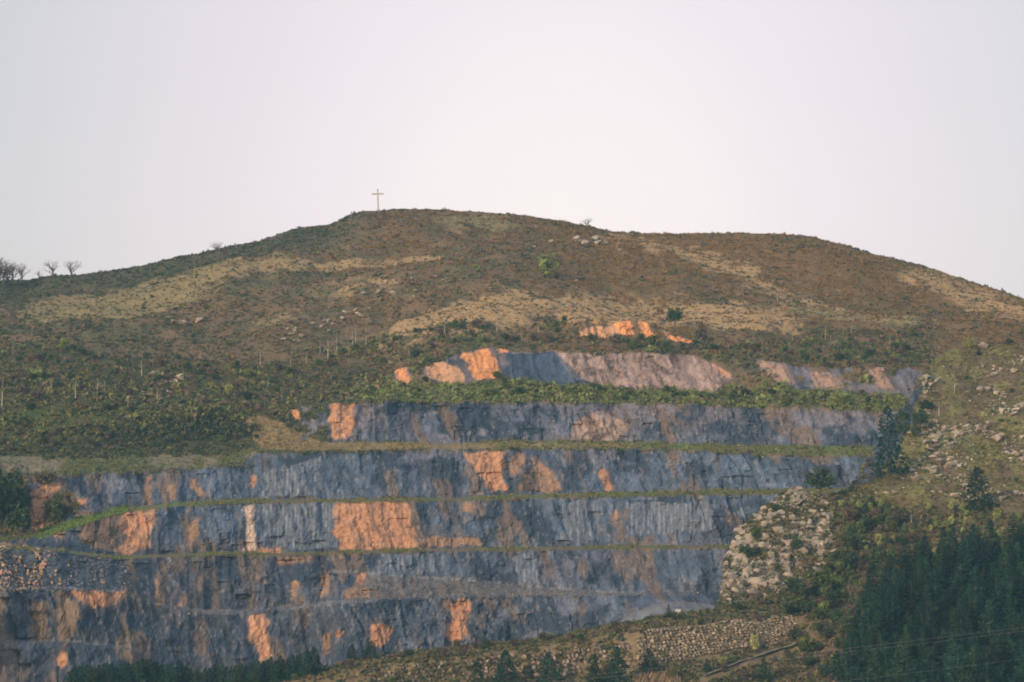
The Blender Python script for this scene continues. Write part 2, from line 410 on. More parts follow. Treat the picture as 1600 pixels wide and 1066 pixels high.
# drill-hole marks: thin vertical pale lines on the cleanly split panels
for poly in [[(403, 788), (524, 785), (530, 856), (410, 860)], [(800, 868), (838, 862), (838, 912), (812, 908)], [(600, 868), (680, 866), (680, 895), (600, 900)], [(880, 785), (940, 780), (940, 845), (880, 845)], [(410, 740), (500, 715), (500, 775), (412, 778)], [(980, 785), (1120, 785), (1110, 830), (985, 835)]]:
    m = inpoly(jx, jy, poly)
    dr = sstep(.45, .9, np.sin(X * 2 * math.pi / 1.35 + 1.3 * vnoise(X / 3, Z / 20, 0, 79))) * (.35 + .65 * sstep(-.4, .5, vnoise(X / 1.5, Z / 4, 0, 78)))
    rr = c3(.13, .15, .185) * (1 + .9 * dr)[..., None] * (1 + .3 * spk)[..., None]
    rock = np.where(m[..., None], rr, rock)
for poly, cc in [([(868, 548), (1110, 552), (1146, 592), (1110, 614), (930, 606), (905, 590)], PINKG), ([(895, 660), (940, 640), (985, 665), (960, 692), (888, 690)], c3(.30, .22, .185)), ([(800, 770), (880, 765), (850, 735), (820, 735)], BROWN), ([(120, 800), (190, 805), (185, 865), (130, 850)], c3(.16, .115, .09))]:
    m = inpoly(jx, jy, poly)
    rr = cc * ((1 + .5 * streak + .35 * spk + .35 * blot + .4 * (tb - .5) + .4 * (ta - .5)) * (1 - .5 * sstep(.80, .97, 1 - np.abs(fbm(wx / 5, Z / 9, 0, 90, 3)) * 2.2)))[..., None]
    rock = np.where(m[..., None], rr, rock)
n83 = sstep(-.35, .3, fbm(X / 3, Z / 5, 0, 83, 3)); n84 = fbm(X / 1.6, Z / 2.6, 0, 84, 3)
crack = sstep(.80, .97, 1 - np.abs(fbm(X / 3.2, Z / 4.5, 0, 81, 3)) * 2.2)
for poly, ci in orange_polys:
    big_p = max(p[0] for p in poly) - min(p[0] for p in poly) > 60
    q_ = .9 if big_p else .75
    m = 0
    for ox, oy in ((0, 0), (3, 1), (-3, -1), (1, 3), (-1, -3), (5, -2), (-5, 2)):
        m = m + inpoly(AX + (jx - AX) * q_ + ox, AY + (jy - AY) * .8 + oy, poly) / 7.
    halo = 0
    for ox, oy in ((9, 2), (-9, -2), (5, 8), (-5, -8), (0, 14), (3, -12)):
        halo = halo + inpoly(jx2 * .5 + jx * .5 + ox, jy2 * .3 + jy * .7 + oy, poly) / 6.
    halo = .75 * halo * n83 if ci != 6 else 0 * AX
    rock = rock * (1 - halo)[..., None] + (BROWN * 1.15) * (1 + .4 * spk + .4 * streak)[..., None] * halo[..., None]
    m = sstep(.25, .75, m + .5 * n84 * (m > 0))
    rr = pal[ci] * (1 + .18 * streak + .16 * spk + .12 * blot)[..., None] * (1 - .38 * crack)[..., None]
    rock = rock * (1 - m)[..., None] + rr * m[..., None]
# hill ground
n1 = fbm(X / 9, Yw / 14, 0, 91, 4); n2 = fbm(X / 40, Yw / 50, 0, 92, 3)
gr = sstep(-.1, .25, n1)
ground = HEATH * (1 - gr)[..., None] + c3(.12, .11, .06) * gr[..., None]
tan_polys = [
 [(10, 475), (130, 452), (300, 428), (420, 414), (560, 402), (700, 395), (735, 402), (600, 418), (450, 432), (360, 446), (300, 470), (200, 500), (90, 515), (10, 500)],
 [(580, 528), (640, 500), (700, 480), (780, 462), (900, 460), (1010, 470), (1140, 472), (1235, 490), (1240, 516), (1080, 514), (930, 506), (800, 504), (700, 520), (620, 544), (580, 548)],
 [(935, 368), (1010, 376), (1080, 392), (1160, 408), (1196, 432), (1270, 462), (1350, 486), (1450, 515), (1420, 524), (1300, 498), (1200, 462), (1110, 425), (1010, 396), (940, 380)],
 [(1392, 414), (1460, 418), (1540, 452), (1640, 492), (1640, 515), (1540, 486), (1470, 458), (1400, 436)],
 [(690, 333), (800, 338), (830, 352), (760, 352), (690, 348)],
 [(380, 500), (520, 450), (640, 440), (640, 452), (500, 480), (400, 520)],
 [(1180, 470), (1300, 482), (1440, 515), (1440, 526), (1300, 500), (1180, 482)],
]
below = AY - ridge(AX)
rg = sstep(700, 1050, AX) * sstep(130, 40, below + 40 * n2) * .8
ground = ground * (1 - rg)[..., None] + c3(.20, .115, .042) * rg[..., None]
dg = np.maximum(sstep(44, 24, below + 16 * n1) * sstep(620, 480, AX), .6 * sstep(700, 150, AX) * sstep(100, 220, below)) * .85
ground = ground * (1 - dg)[..., None] + c3(.085, .085, .05) * dg[..., None]
tanm = np.zeros(AY.shape)
for i, poly in enumerate(tan_polys):
    m = 0
    for ox, oy in ((0, 0), (14, 2), (-14, -2), (4, 8), (-4, -8), (22, -4), (-22, 4)): m = m + inpoly(jx2 + ox, jy2 + oy, poly) / 7.
    m = m * (.55 if i == 5 else 1)
    tanm = np.maximum(tanm, m)
tanm = sstep(.2, .75, tanm * .85 + .75 * fbm(X / 4, Yw / 6, 0, 93, 4) * (tanm > 0))
gl = sstep(700, 200, AX) + (inpoly(jx2, jy2, tan_polys[4]) | inpoly(jx2, jy2, tan_polys[6]))
gl = np.clip(gl, 0, 1)
tcol = TAN * (1 - .75 * gl)[..., None] + c3(.21, .19, .095) * (.75 * gl)[..., None]
ground = ground * (1 - tanm)[..., None] + tcol * tanm[..., None]
# which cells are rock, which are overgrown
for k, (a, b_) in enumerate(zip(starts[:-1], starts[1:])):
    if keys[k][3].startswith('face'): rockm[a:b_ + 1] = 1
rockm[starts[12]:] = 1
rockm[:starts[1]] = 0
rr0 = np.arange(nrow)[:, None]
fx1 = (np.arange(nrow)[:, None] >= starts[1]) & (np.arange(nrow)[:, None] < starts[2] + 1)
f1m = np.zeros(AY.shape, bool)
for poly in [[(660, 574), (690, 566), (716, 550), (745, 544), (775, 541), (800, 549), (870, 551), (930, 554), (1000, 549), (1050, 552), (1100, 560), (1150, 590), (1120, 613), (1000, 614), (905, 606), (860, 602), (820, 600), (790, 590), (742, 596), (735, 600), (700, 602), (668, 592)],
             [(1176, 564), (1224, 564), (1254, 604), (1225, 606)], [(1260, 581), (1304, 581), (1324, 612), (1276, 610), (1252, 600)], [(1345, 568), (1378, 568), (1392, 590), (1424, 574), (1445, 590), (1425, 622), (1372, 612)],
             [(614, 576), (638, 571), (645, 600), (624, 602)], [(568, 608), (588, 596), (598, 607)]]:
    f1m |= inpoly(AX + (jx - AX) * .9, AY + (jy - AY) * .8, poly)
f1m |= inpoly(jx, jy, [(1180, 568), (1300, 576), (1425, 572), (1442, 590), (1425, 618), (1230, 612)]) & (fbm(wx / 5, Z / 4, 0, 87, 4) > -.02)
facet_shade = inpoly(jx, jy, [(786, 552), (868, 550), (880, 575), (900, 602), (815, 602), (800, 580)])  # right-facing facet of the top face, its shade painted as dark colour
rock = np.where(facet_shade[..., None], SLATE_SHADE * 1.1 * (1 + .6 * streak + .5 * spk + .5 * ta)[..., None], rock)
rockm = np.where(fx1 & ~f1m, 0, rockm)
fx2 = (np.arange(nrow)[:, None] >= starts[3]) & (np.arange(nrow)[:, None] < starts[4] + 1)
rockm = np.where(fx2 & (AX + (jx2 - AX) * .8 < 462 + .25 * (AY - 630)), 0, rockm)
rockm = np.where(fx2 & (jx < 515) & (jx < 512) & (fbm(X / 3, Z / 3, 0, 88, 3) > .02), 0, rockm)
rockm = np.where(fx2 & (inpoly(jx, jy, [(513, 628), (554, 628), (550, 690), (513, 690)]) | inpoly(jx, jy, [(453, 643), (464, 640), (468, 652), (458, 658)])), 1, rockm)
fx3 = (np.arange(nrow)[:, None] >= starts[5]) & (np.arange(nrow)[:, None] < starts[6] + 1)
rockm = np.where(fx3 & (jx < 45), 0, rockm)
rockm = np.where(fx3 & inpoly(jx, jy, [(70, 790), (100, 765), (120, 770), (125, 800), (70, 835)]), 0, rockm)
# the scraped orange cuts in the slope above the top bench
for poly, ci in orange_polys:
    if max(p[1] for p in poly) < 545: rockm = np.where(inpoly(AX + (jx - AX) * .6, AY + (jy - AY) * .6, poly), 1, rockm)
lipn = 5 * fbm(X / 3.5, 0 * X, 0, 85, 4) + 2.5
for k in (3, 5, 7, 9):
    yt_ = keys[k][0](AX); row_in = (rr0 >= starts[k]) & (rr0 < starts[k + 1])
    lipm = row_in & (AY - yt_ < lipn * (1.3 if k < 6 else .8))
    rockm = np.where(lipm, np.where(rockm > 0, .35, 0), rockm)
    yb_ = keys[k + 1][0](AX); footn = 4 * fbm(X / 5, 0 * X, 0, 86, 4) + 1
    rockm = np.where(row_in & (yb_ - AY < footn), np.where(rockm > 0, .4, 0), rockm)
ledcol = GREEN * .8 + OLIVE * .2
ledge = np.zeros(AY.shape, bool)
for k in (2, 4, 6, 8): ledge[starts[k] + 1:starts[k + 1]] = True
dirtramp = inpoly(jx, jy, [(380, 648), (425, 652), (455, 668), (500, 690), (1000, 694), (1000, 700), (480, 704), (415, 704), (398, 684)])
lsel = sstep(-.3, .25, fbm(X / 7, Yw / 7, 0, 95, 3) - .15 * (AY > 840))
lc = ledcol * lsel[..., None] + SOIL * (1 - lsel)[..., None]
ground = np.where(ledge[..., None], lc, ground)
lastl = np.zeros(AY.shape, bool); lastl[starts[10]:starts[11] + 1] = True
rockm[lastl] = 1
ll_ = (lastl & (AX > 240) & (AX < 1010)) * np.clip(.45 + 1.3 * fbm(X / 7, 0 * X, 0, 89, 4) + .6 * spk, 0, 1)
rock = rock * (1 - ll_)[..., None] + c3(.165, .165, .18) * (1 + .6 * spk + .3 * blot)[..., None] * ll_[..., None]
ground = np.where(dirtramp[..., None], c3(.24, .18, .095) * (1 + .4 * n1)[..., None], ground)
lowgreen = inpoly(jx, jy, [(-300, 708), (200, 706), (400, 706), (420, 725), (300, 735), (130, 742), (-300, 740)])
lgm = sstep(-.2, .25, n1)
ground = np.where(lowgreen[..., None], (c3(.12, .15, .07) * lgm[..., None] + c3(.21, .18, .13) * (1 - lgm)[..., None]), ground)
brightg = inpoly(jx, jy, [(58, 828), (130, 810), (200, 790), (200, 798), (130, 824), (60, 842)])
ground = np.where(brightg[..., None], c3(.12, .185, .05), ground)
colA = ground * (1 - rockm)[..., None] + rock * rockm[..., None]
floor_ = np.zeros(AY.shape, bool); floor_[starts[12] + 1:] = True
colA = np.where(floor_[..., None], c3(.20, .205, .225) * (1 + .5 * spk + .6 * blot)[..., None], colA)
scr = inpoly(jx, jy, [(-300, 850), (0, 846), (100, 862), (200, 878), (205, 915), (190, 924), (-300, 922)])
colA = np.where(scr[..., None], (c3(.07, .085, .11) * (1 + .8 * spk)[..., None]), colA)
colA = np.clip(colA, .01, .9)

def strip(name, r0, r1, mat, PP=None, cc=None, kind='structure', extra=None):
    PP = PA if PP is None else PP; cc = colA if cc is None else cc
    V = PP[r0:r1 + 1]; n, m = V.shape[:2]
    idx = np.arange(n * m).reshape(n, m)
    Fq = np.stack([idx[1:, :-1], idx[1:, 1:], idx[:-1, 1:], idx[:-1, :-1]], -1).reshape(-1, 4)
    me = np_mesh(name, V.reshape(-1, 3), Fq, cc[r0:r1 + 1].reshape(-1, 3), 'POINT', mat, False)
    o = add(name, me); o['kind'] = kind
    return o

# ------------------------------------------------------------------ SHEET B : spur on the right and the bank in front
topB = pl([(-280, 1108), (0, 1092), (300, 1076), (400, 1066), (470, 1054), (520, 1040), (560, 1030), (620, 1022), (700, 1013), (870, 995), (905, 987), (1000, 970), (1030, 960), (1080, 957), (1118, 952), (1126, 930), (1128, 905), (1133, 880), (1150, 840), (1172, 808), (1205, 784), (1222, 768), (1240, 763), (1262, 768), (1290, 776), (1318, 768), (1330, 762), (1345, 735), (1365, 700), (1385, 668), (1410, 640), (1432, 602), (1446, 592), (1460, 560), (1485, 547), (1530, 540), (1600, 536), (1880, 545)])
W1 = pl([(-280, 1112), (300, 1088), (440, 1070), (560, 1042), (700, 1028), (860, 1008), (1000, 985), (1240, 968), (1330, 985), (1880, 985)])
W2 = pl([(-280, 1117), (300, 1102), (440, 1088), (600, 1075), (860, 1062), (1010, 1040), (1240, 1003), (1330, 1020), (1880, 1020)])
tD = pl([(-280, 1130), (1000, 1158), (1080, 1190), (1118, 1205), (1133, 1225), (1150, 1238), (1205, 1258), (1240, 1272), (1290, 1285), (1330, 1292), (1345, 1302), (1385, 1330), (1410, 1345), (1446, 1385), (1465, 1412), (1485, 1440), (1530, 1452), (1600, 1440), (1880, 1400)])
_kb = pl([(-280, 1.), (1080, .9), (1133, .66), (1240, .56), (1330, .62), (1446, .66), (1530, .70), (1880, .68)])
w1D = pl([(-280, 1118), (1000, 1134), (1240, 1160), (1330, 1150), (1500, 1120), (1880, 1100)])
w2D = pl([(-280, 1112), (1000, 1128), (1240, 1153), (1330, 1135), (1500, 1105), (1880, 1085)])
bD = pl([(-280, 1080), (1000, 1095), (1240, 1100), (1500, 1050), (1880, 1030)])
_old = tD
def tD(x):
    wgt = sstep(1060, 1140, x)
    return _old(x) * (1 - wgt) + (w1D(x) + (W1(x) - topB(x)) * _kb(x)) * wgt
keysB = [(topB, tD, 210), (W1, w1D, 26), (W2, w2D, 30), (lambda x: x * 0 + 1132, bD, 0)]
ry, rd, sB = [], [], []
for k in range(3):
    sB.append(len(ry))
    for i in range(keysB[k][2]):
        t = i / keysB[k][2]
        ry.append(keysB[k][0](cx) * (1 - t) + keysB[k + 1][0](cx) * t)
        td = t
        rd.append(keysB[k][1](cx) * (1 - td) + keysB[k + 1][1](cx) * td)
sB.append(len(ry)); ry.append(cx * 0 + 1132); rd.append(bD(cx))
BY = np.array(ry); BD = np.array(rd); BX = np.broadcast_to(cx, BY.shape).copy()
PB = px2w(BX, BY, BD)
xb, yb, zb = PB[..., 0].copy(), PB[..., 1].copy(), PB[..., 2].copy()
fade = np.clip(np.arange(len(BY))[:, None] / 14, 0, 1)
PB[..., 2] += (fbm(xb / 30, yb / 30, 0, 101, 4) * 5 * fade + fbm(xb / 5, yb / 5, 0, 102, 3) * 1.3 * (.35 + .65 * fade)) * sstep(1000, 1300, BX) + fbm(xb / 4, yb / 4, 0, 103, 3) * .5
gl_ = sstep(1320, 1350, BX) * sstep(1490, 1440, BX) * sstep(60, 20, BY - topB(BX))
PB[..., 1] -= gl_ * (fbm(xb / 5, zb / 6, 0, 109, 3) * 5 + (1 - np.abs(vnoise(xb / 3, zb / 9, 0, 110))) * 2.5)
kn_ = sstep(0, 12, BY - topB(BX)) * inpoly(BX, BY, [(1110, 945), (1128, 890), (1150, 838), (1205, 780), (1240, 750), (1290, 775), (1310, 840), (1300, 900), (1230, 930), (1160, 945)])
ka, kt = facets(xb / 2.6, zb / 2.4, 143); kb2, kt2 = facets(xb / 5.5, zb / 4.5, 146)
PB[..., 1] -= kn_ * (ka * 1.3 + kb2 * 1.8)
jbx = BX + 14 * fbm(xb / 8, yb / 8, 0, 104, 4); jby = BY + 12 * fbm(xb / 8, yb / 8, 5, 105, 4)
m1 = fbm(xb / 6, yb / 10, 0, 106, 4); m2 = fbm(xb / 1.5, yb / 2, 0, 107, 2)
gb = sstep(-.15, .2, m1)
colB = c3(.18, .165, .065) * gb[..., None] + c3(.14, .105, .065) * (1 - gb)[..., None]
bank = sstep(1300, 1150, BX) * (BY > 930)
colB = colB * (1 - bank)[..., None] + c3(.19, .145, .085) * (1 + .4 * m1)[..., None] * bank[..., None]
knoll = inpoly(jbx, jby, [(1110, 945), (1128, 890), (1150, 838), (1205, 780), (1240, 750), (1290, 775), (1310, 840), (1300, 900), (1230, 930), (1160, 945)])
kg = sstep(-.15, .12, m1 + .3 * (kt - .5))
colB = np.where(knoll[..., None], (c3(.30, .25, .195) * kg[..., None] + c3(.13, .115, .06) * (1 - kg)[..., None]) * (1 + .5 * m2)[..., None], colB)
gully = inpoly(BX + (jbx - BX) * .7, BY + (jby - BY) * .6, [(1325, 765), (1345, 730), (1385, 662), (1430, 598), (1464, 590), (1436, 625), (1412, 675), (1395, 725), (1350, 770)])
colB = np.where(gully[..., None], c3(.075, .095, .135) * (1 + .8 * m2 + .6 * m1)[..., None], colB)
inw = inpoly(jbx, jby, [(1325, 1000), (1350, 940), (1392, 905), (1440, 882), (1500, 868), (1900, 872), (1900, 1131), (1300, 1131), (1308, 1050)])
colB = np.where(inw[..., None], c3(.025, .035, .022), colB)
colB = np.clip(colB * (1 + .3 * m2)[..., None], .01, .9)
# the crest's far side drops steeply into the pit; the near side runs down into the valley below the camera
lip = [(30, -46), (12, -18), (4, -4)]
gx = sstep(1440, 1530, cx)[None, :, None]
LP = np.stack([PB[0] + np.array((0, dy, dz)) for dy, dz in lip])
fr = []
for i, (D_, z_) in enumerate([(980, -34), (800, -48), (400, -56), (0, -58), (-300, -60)]):
    q = PB[-1].copy(); q[:, 0] *= 1 + .35 * i; q[:, 1] = D_; q[:, 2] = z_; fr.append(q)
FP = np.stack(fr)
BP = np.concatenate([LP, PB, FP]); BC = np.concatenate([np.repeat(colB[:1], 3, 0), colB, np.repeat(colB[-1:], 5, 0)])
strip('hillside', 0, len(BP) - 1, M_hill, BP, BC)

# wide valley ground
g = np.array([(-20000, -8000, -60), (20000, -8000, -60), (20000, 30000, -60), (-20000, 30000, -60)], float)
gm = np_mesh('ground', g, np.array([[0, 1, 2, 3]]), np.tile(c3(.10, .11, .055), (4, 1)), 'POINT', M_hill)
add('ground', gm)['kind'] = 'structure'

def colidx(px): return (np.asarray(px) - X0) / DX
def on_sheet(px, py, which=None):
    """the point of the built ground seen at a photo position"""
    if which is None: which = 'B' if py > topB(px) else 'A'
    YY, PP = (BY, PB) if which == 'B' else (AY, PA)
    c = int(np.clip(round(float(colidx(px))), 0, ncol - 1))
    r = np.interp(py, YY[:, c], np.arange(YY.shape[0]))
    r0 = int(min(r, YY.shape[0] - 2)); t = r - r0
    return PP[r0, c] * (1 - t) + PP[r0 + 1, c] * t

# ------------------------------------------------------------------ scattered ground cover
WOOD = [(1325, 1000), (1350, 940), (1392, 905), (1440, 882), (1500, 868), (1700, 872), (1700, 1131), (1300, 1131), (1308, 1050)]
def sample(PP, YY, dens, n, seed, xr=(-110, 1710)):
    """n random points over the sheet, as many per square metre as dens says; returns points and float row/col"""
    r_ = np.random.default_rng(seed)
    e1 = PP[1:, :-1] - PP[:-1, :-1]; e2 = PP[:-1, 1:] - PP[:-1, :-1]
    ar = np.linalg.norm(np.cross(e1, e2), axis=-1)
    d = dens[:-1, :-1] * ar
    d = d * ((cx[:-1] > xr[0]) & (cx[:-1] < xr[1]))[None, :]
    p = d.ravel(); p = p / p.sum()
    cell = r_.choice(len(p), n, p=p)
    ri, ci = np.divmod(cell, d.shape[1])
    u = r_.random(n)[:, None]; v = r_.random(n)[:, None]
    return PP[ri, ci] + e1[ri, ci] * u + e2[ri, ci] * v, ri, ci

def clumps(name, pts, size, cols, ntri, label, cat, flat=.75, seed=1, tri=.55):
    """leafy or grassy tufts as one mesh of many small triangles: size = radius of each tuft"""
    r_ = np.random.default_rng(seed)
    n = len(pts); N = n * ntri
    d = r_.normal(size=(n, ntri, 3)); d /= np.linalg.norm(d, axis=-1, keepdims=True)
    d[..., 2] = np.abs(d[..., 2]) * 1.0
    rad = (r_.random((n, ntri, 1)) ** .4)
    wv = r_.uniform(.7, 1.3, (n, 1, 3))
    cen = pts[:, None] + d * rad * wv * size[:, None, None] * np.array((1, 1, flat))
    a = r_.normal(size=(n, ntri, 3)) ; a /= np.linalg.norm(a, axis=-1, keepdims=True)
    b = r_.normal(size=(n, ntri, 3)); b /= np.linalg.norm(b, axis=-1, keepdims=True)
    s = size[:, None, None] * tri * r_.uniform(.6, 1.3, (n, ntri, 1))
    V = np.stack([cen + a * s, cen + b * s, cen - (a + b) * s * .6], 2).reshape(-1, 3)
    Fc = np.arange(N * 3).reshape(N, 3)
    cc = np.repeat(cols, ntri, 0) * r_.uniform(.78, 1.22, (N, 1))
    me = np_mesh(name, V, Fc, np.clip(cc, .008, .9), 'FACE', M_leaf)
    o = add(name, me)
    tag(o, label, cat, None, 'stuff')
    return o

# --- heath and gorse on the hill
hd = np.zeros(AY.shape); hd[:starts[1] + 1] = 1
hd *= (1 - .9 * tanm) * (1 - rockm)
hd *= .35 + sstep(-.35, .2, fbm(X / 6, Yw / 9, 0, 111, 3))
NH = 95000
pts, ri, ci = sample(PA, AY, hd, NH, 5)
hx = cx[ci]; hy = AY[ri, ci]
rx, ry_ = pts[:, 0], pts[:, 1]
k1 = fbm(rx / 9, ry_ / 12, 0, 121, 3); k2 = fbm(rx / 45, ry_ / 60, 0, 122, 3); k3 = rng.random(NH)
RUST = c3(.255, .16, .05); BRN = c3(.20, .145, .075); DG = c3(.06, .085, .05); PUR = c3(.18, .14, .115); OL = c3(.19, .175, .07)
up = np.clip((hy - ridge(hx)) / 120, 0, 1)                 # how far below the ridge
right = sstep(500, 1050, hx)
rustw = np.clip(.18 + .55 * right * (1 - .35 * up) + .45 * right * (1 - sstep(0, .6, up)) + .35 * sstep(480, 700, hx) * (1 - up) + .7 * k1 + .6 * k2, 0, 1)
darkw = np.clip(.8 * sstep(44, 24, hy - ridge(hx)) * sstep(640, 480, hx) + .65 * sstep(600, 120, hx) + .25 * up * sstep(1100, 500, hx) + .3 * sstep(14, 0, hy - ridge(hx)) + .15 - .5 * k2 - .4 * k1, 0, 1)
u = rng.random(NH)
colh = np.where((u < darkw)[:, None], DG, np.where((k3 < rustw)[:, None], RUST, BRN))
colh = np.where((rng.random(NH) < .14)[:, None], OL, colh)
colh = np.where((rng.random(NH) < .16)[:, None], PUR, colh)
sz = rng.choice([.35, .55, .8, 1.3], NH, p=[.42, .38, .17, .03]) * rng.uniform(.8, 1.2, NH) * (1 + .35 * (colh[:, 0] < .06))
clumps('heath_scrub', pts - np.array((0, 0, .15)), sz, colh, 13, 'rust brown and dark green gorse and heather covering the hill', 'scrub', seed=2)
# --- dry grass on the pale slopes
gd = np.zeros(AY.shape); gd[:starts[1] + 1] = 1
gd *= tanm * (1 - rockm) + .06 * (1 - rockm)
NG = 26000
pts, ri, ci = sample(PA, AY, gd, NG, 6)
cg = colA[ri, ci] * rng.uniform(.7, 1.35, (NG, 1))
dk_ = rng.random(NG) < .13
cg = np.where(dk_[:, None], c3(.08, .085, .04), cg)
clumps('dry_grass', pts - np.array((0, 0, .1)), np.where(dk_, .8, .45) * rng.uniform(.7, 1.3, NG), cg, 8, 'pale tan dry grass tussocks on the open slopes', 'grass', .6, 3)
# --- denser green growth: lower left terraces, above and on the top bench
ld = np.zeros(AY.shape)
rr_ = np.arange(nrow)[:, None]
lowleft = (jy2 > 545 + .05 * AX) & (AX < 640) & (AY < 740) & (rockm < .5)
colA[lowleft & ~dirtramp & ~lowgreen] *= np.array((.62, .72, .6))
ld = np.where(lowleft & ~dirtramp & ~lowgreen, 1.3, ld)
ld = np.where((rr_ > starts[2] - 2) & (rr_ <= starts[3]), 1.6, ld)                 # top bench hedge
ld = np.where(fx1 & (rockm < .5), 1.5, ld)
ld = np.where(inpoly(jx2, jy2, [(880, 534), (1030, 534), (1080, 540), (1140, 540), (1200, 520), (1450, 520), (1480, 600), (1150, 600), (1090, 556), (880, 550), (700, 545), (620, 570), (500, 600), (450, 560), (620, 520), (860, 500)]) & (rockm < .5), .9, ld)
ld = np.where((rr_ > starts[4]) & (rr_ < starts[5]) & (AX > 780), .8, ld)
ld = np.where((rr_ > starts[6]) & (rr_ < starts[7]) & (AX > 850), .7, ld)
ld = np.where((rr_ > starts[6]) & (rr_ < starts[7]) & (AX < 60), 2, ld)
ld = np.where(fx3 & (rockm < .5), 2.2, ld)
lmound = inpoly(jx, jy, [(-200, 700), (0, 682), (100, 668), (200, 652), (320, 636), (375, 642), (392, 670), (370, 712), (200, 712), (-200, 716)])
colA[lmound] = c3(.10, .105, .06)
ld *= .25 + sstep(-.3, .25, fbm(X / 7, Yw / 7, 0, 131, 3))
ld = np.where(lmound, 4.5, ld)
ld *= np.where(AY < 600, .3 + .7 * sstep(-.15, .2, fbm(X / 16, Yw / 22, 0, 134, 3)), 1)
ld *= np.where(lowleft, .25 + .75 * sstep(545, 640, AY + 60 * fbm(X / 30, Yw / 30, 0, 133, 3)), 1)
NL = 24000
pts, ri, ci = sample(PA, AY, ld, NL, 8)
lx = cx[ci]; ly = AY[ri, ci]
k1 = fbm(pts[:, 0] / 9, pts[:, 1] / 9, 0, 141, 3)
GRN = c3(.19, .215, .07); GD = c3(.085, .11, .06)
gw = np.clip(.22 + .9 * k1 + .6 * sstep(560, 700, lx) * (ly > 590), 0, 1)
u = rng.random(NL)
cl = np.where((u < gw)[:, None], GRN, GD)
cl = np.where((rng.random(NL) < np.where((lx < 620) | ((ly < 596) & (lx > 800)), .52, .18))[:, None], np.where((rng.random(NL) < .5)[:, None], c3(.17, .125, .09), c3(.13, .115, .07)), cl)
cl = np.where(((rng.random(NL) < .25) & (lx < 700))[:, None], OL, cl)
band = (ly > 590) & (ly < 640) & (lx > 560)
slz = rng.choice([.5, .8, 1.1, 1.6, 2.3], NL, p=[.3, .3, .2, .14, .06]) * rng.uniform(.8, 1.2, NL) * np.where(ly > 680, .6, 1)
mo = lmound[ri, ci]
cl = np.where((mo & (rng.random(NL) < .75))[:, None], np.where((rng.random(NL) < .75 * sstep(4, 24, ly - f2t(lx)) + .15)[:, None], c3(.075, .09, .055), c3(.16, .165, .065)), cl)
cl = np.where((band & (rng.random(NL) < .25 + .35 * (lx < 900)))[:, None], c3(.21, .245, .09), cl)
clumps('bench_shrubs', pts - np.array((0, 0, .2)), slz, cl, 22, 'mixed green shrubs growing along the quarry benches and terraces', 'shrubs', .9, 4, .4)
# hill, with its far side falling away behind the ridge
back = [(260, -150), (150, -70), (70, -22), (22, -4), (6, -.6)]
BK = np.stack([PA[0] + np.array((0, dy, dz)) for dy, dz in back]); BK[0, :, 2] = -62
HP = np.concatenate([BK, PA]); HC = np.concatenate([np.repeat(colA[:1], len(back), 0), colA]); nb = len(back)
strip('hill', 0, starts[1] + nb, M_hill, HP, HC)
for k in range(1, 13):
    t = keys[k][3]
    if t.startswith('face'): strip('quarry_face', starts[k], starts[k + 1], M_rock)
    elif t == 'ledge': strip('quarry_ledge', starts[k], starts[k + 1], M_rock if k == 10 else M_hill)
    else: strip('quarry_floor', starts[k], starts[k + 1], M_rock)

# --- short grass along the lower ledges
sd_ = np.zeros(AY.shape)
for k, wgt in ((2, .6), (4, 1.), (6, 1.), (8, .8)): sd_[starts[k]:starts[k + 1] + 1] = wgt
sd_ *= sstep(-.35, .15, fbm(X / 9, 0 * X, 0, 151, 3)) * (AX > -100)
sd_ = np.where(lowgreen | (dirtramp & (AX < 500)), 1.0 * (.3 + sstep(-.2, .2, n1)), sd_)
sd_ = np.where(brightg, 3., sd_)
NS = 26000
pts, ri, ci = sample(PA, AY, sd_, NS, 9)
kk = brightg[ri, ci]
cs = np.where(kk[:, None], c3(.13, .195, .05), np.where((dirtramp[ri, ci] & (rng.random(NS) < .8))[:, None], c3(.27, .21, .10), np.where((rng.random(NS) < .6)[:, None], c3(.12, .15, .06), c3(.19, .165, .075))))
clumps('ledge_grass', pts - np.array((0, 0, .1)), rng.uniform(.3, .75, NS), cs, 8, 'short green grass along the quarry ledges', 'grass', .8, 5)

# --- small plants rooted on the rock faces
# --- spur and bank scrub
bd = np.ones(BY.shape)
spur = (BX > 1380) & (BY < 800)
bd = np.where(spur, .75, bd)
bd = np.where(knoll, .25 + 1.1 * (kg < .5), bd)
bd = np.where(gully, .3, bd)
wallz1 = inpoly(BX, BY, [(985, 992), (1060, 975), (1200, 966), (1245, 968), (1245, 1000), (1140, 1020), (1010, 1042), (985, 1035)])
wallz2 = inpoly(BX, BY, [(480, 1062), (580, 1044), (700, 1030), (860, 1012), (985, 1000), (985, 1040), (860, 1060), (700, 1070), (480, 1085)])
bd = np.where(wallz1, .22, bd); bd = np.where(wallz2, 1.1, bd)
pathm = inpoly(BX, BY, [(1095, 1058), (1150, 1034), (1200, 1016), (1265, 1000), (1265, 1010), (1200, 1026), (1150, 1046), (1100, 1066)])
bd = np.where(pathm, 0, bd)
bd *= .35 + sstep(-.3, .25, fbm(xb / 5, yb / 6, 0, 161, 3))
NB = 50000
pts, ri, ci = sample(PB, BY, bd, NB, 10)
bx_ = cx[ci]; by_ = BY[ri, ci]
k1 = fbm(pts[:, 0] / 7, pts[:, 1] / 9, 0, 162, 3)
u = rng.random(NB); v = rng.random(NB)
spw = sstep(1300, 1420, bx_) * sstep(830, 780, by_)
cb = np.where((u < .5 + .7 * k1)[:, None], c3(.195, .185, .06), np.where((v < .5)[:, None], c3(.145, .115, .05), c3(.085, .095, .04)))
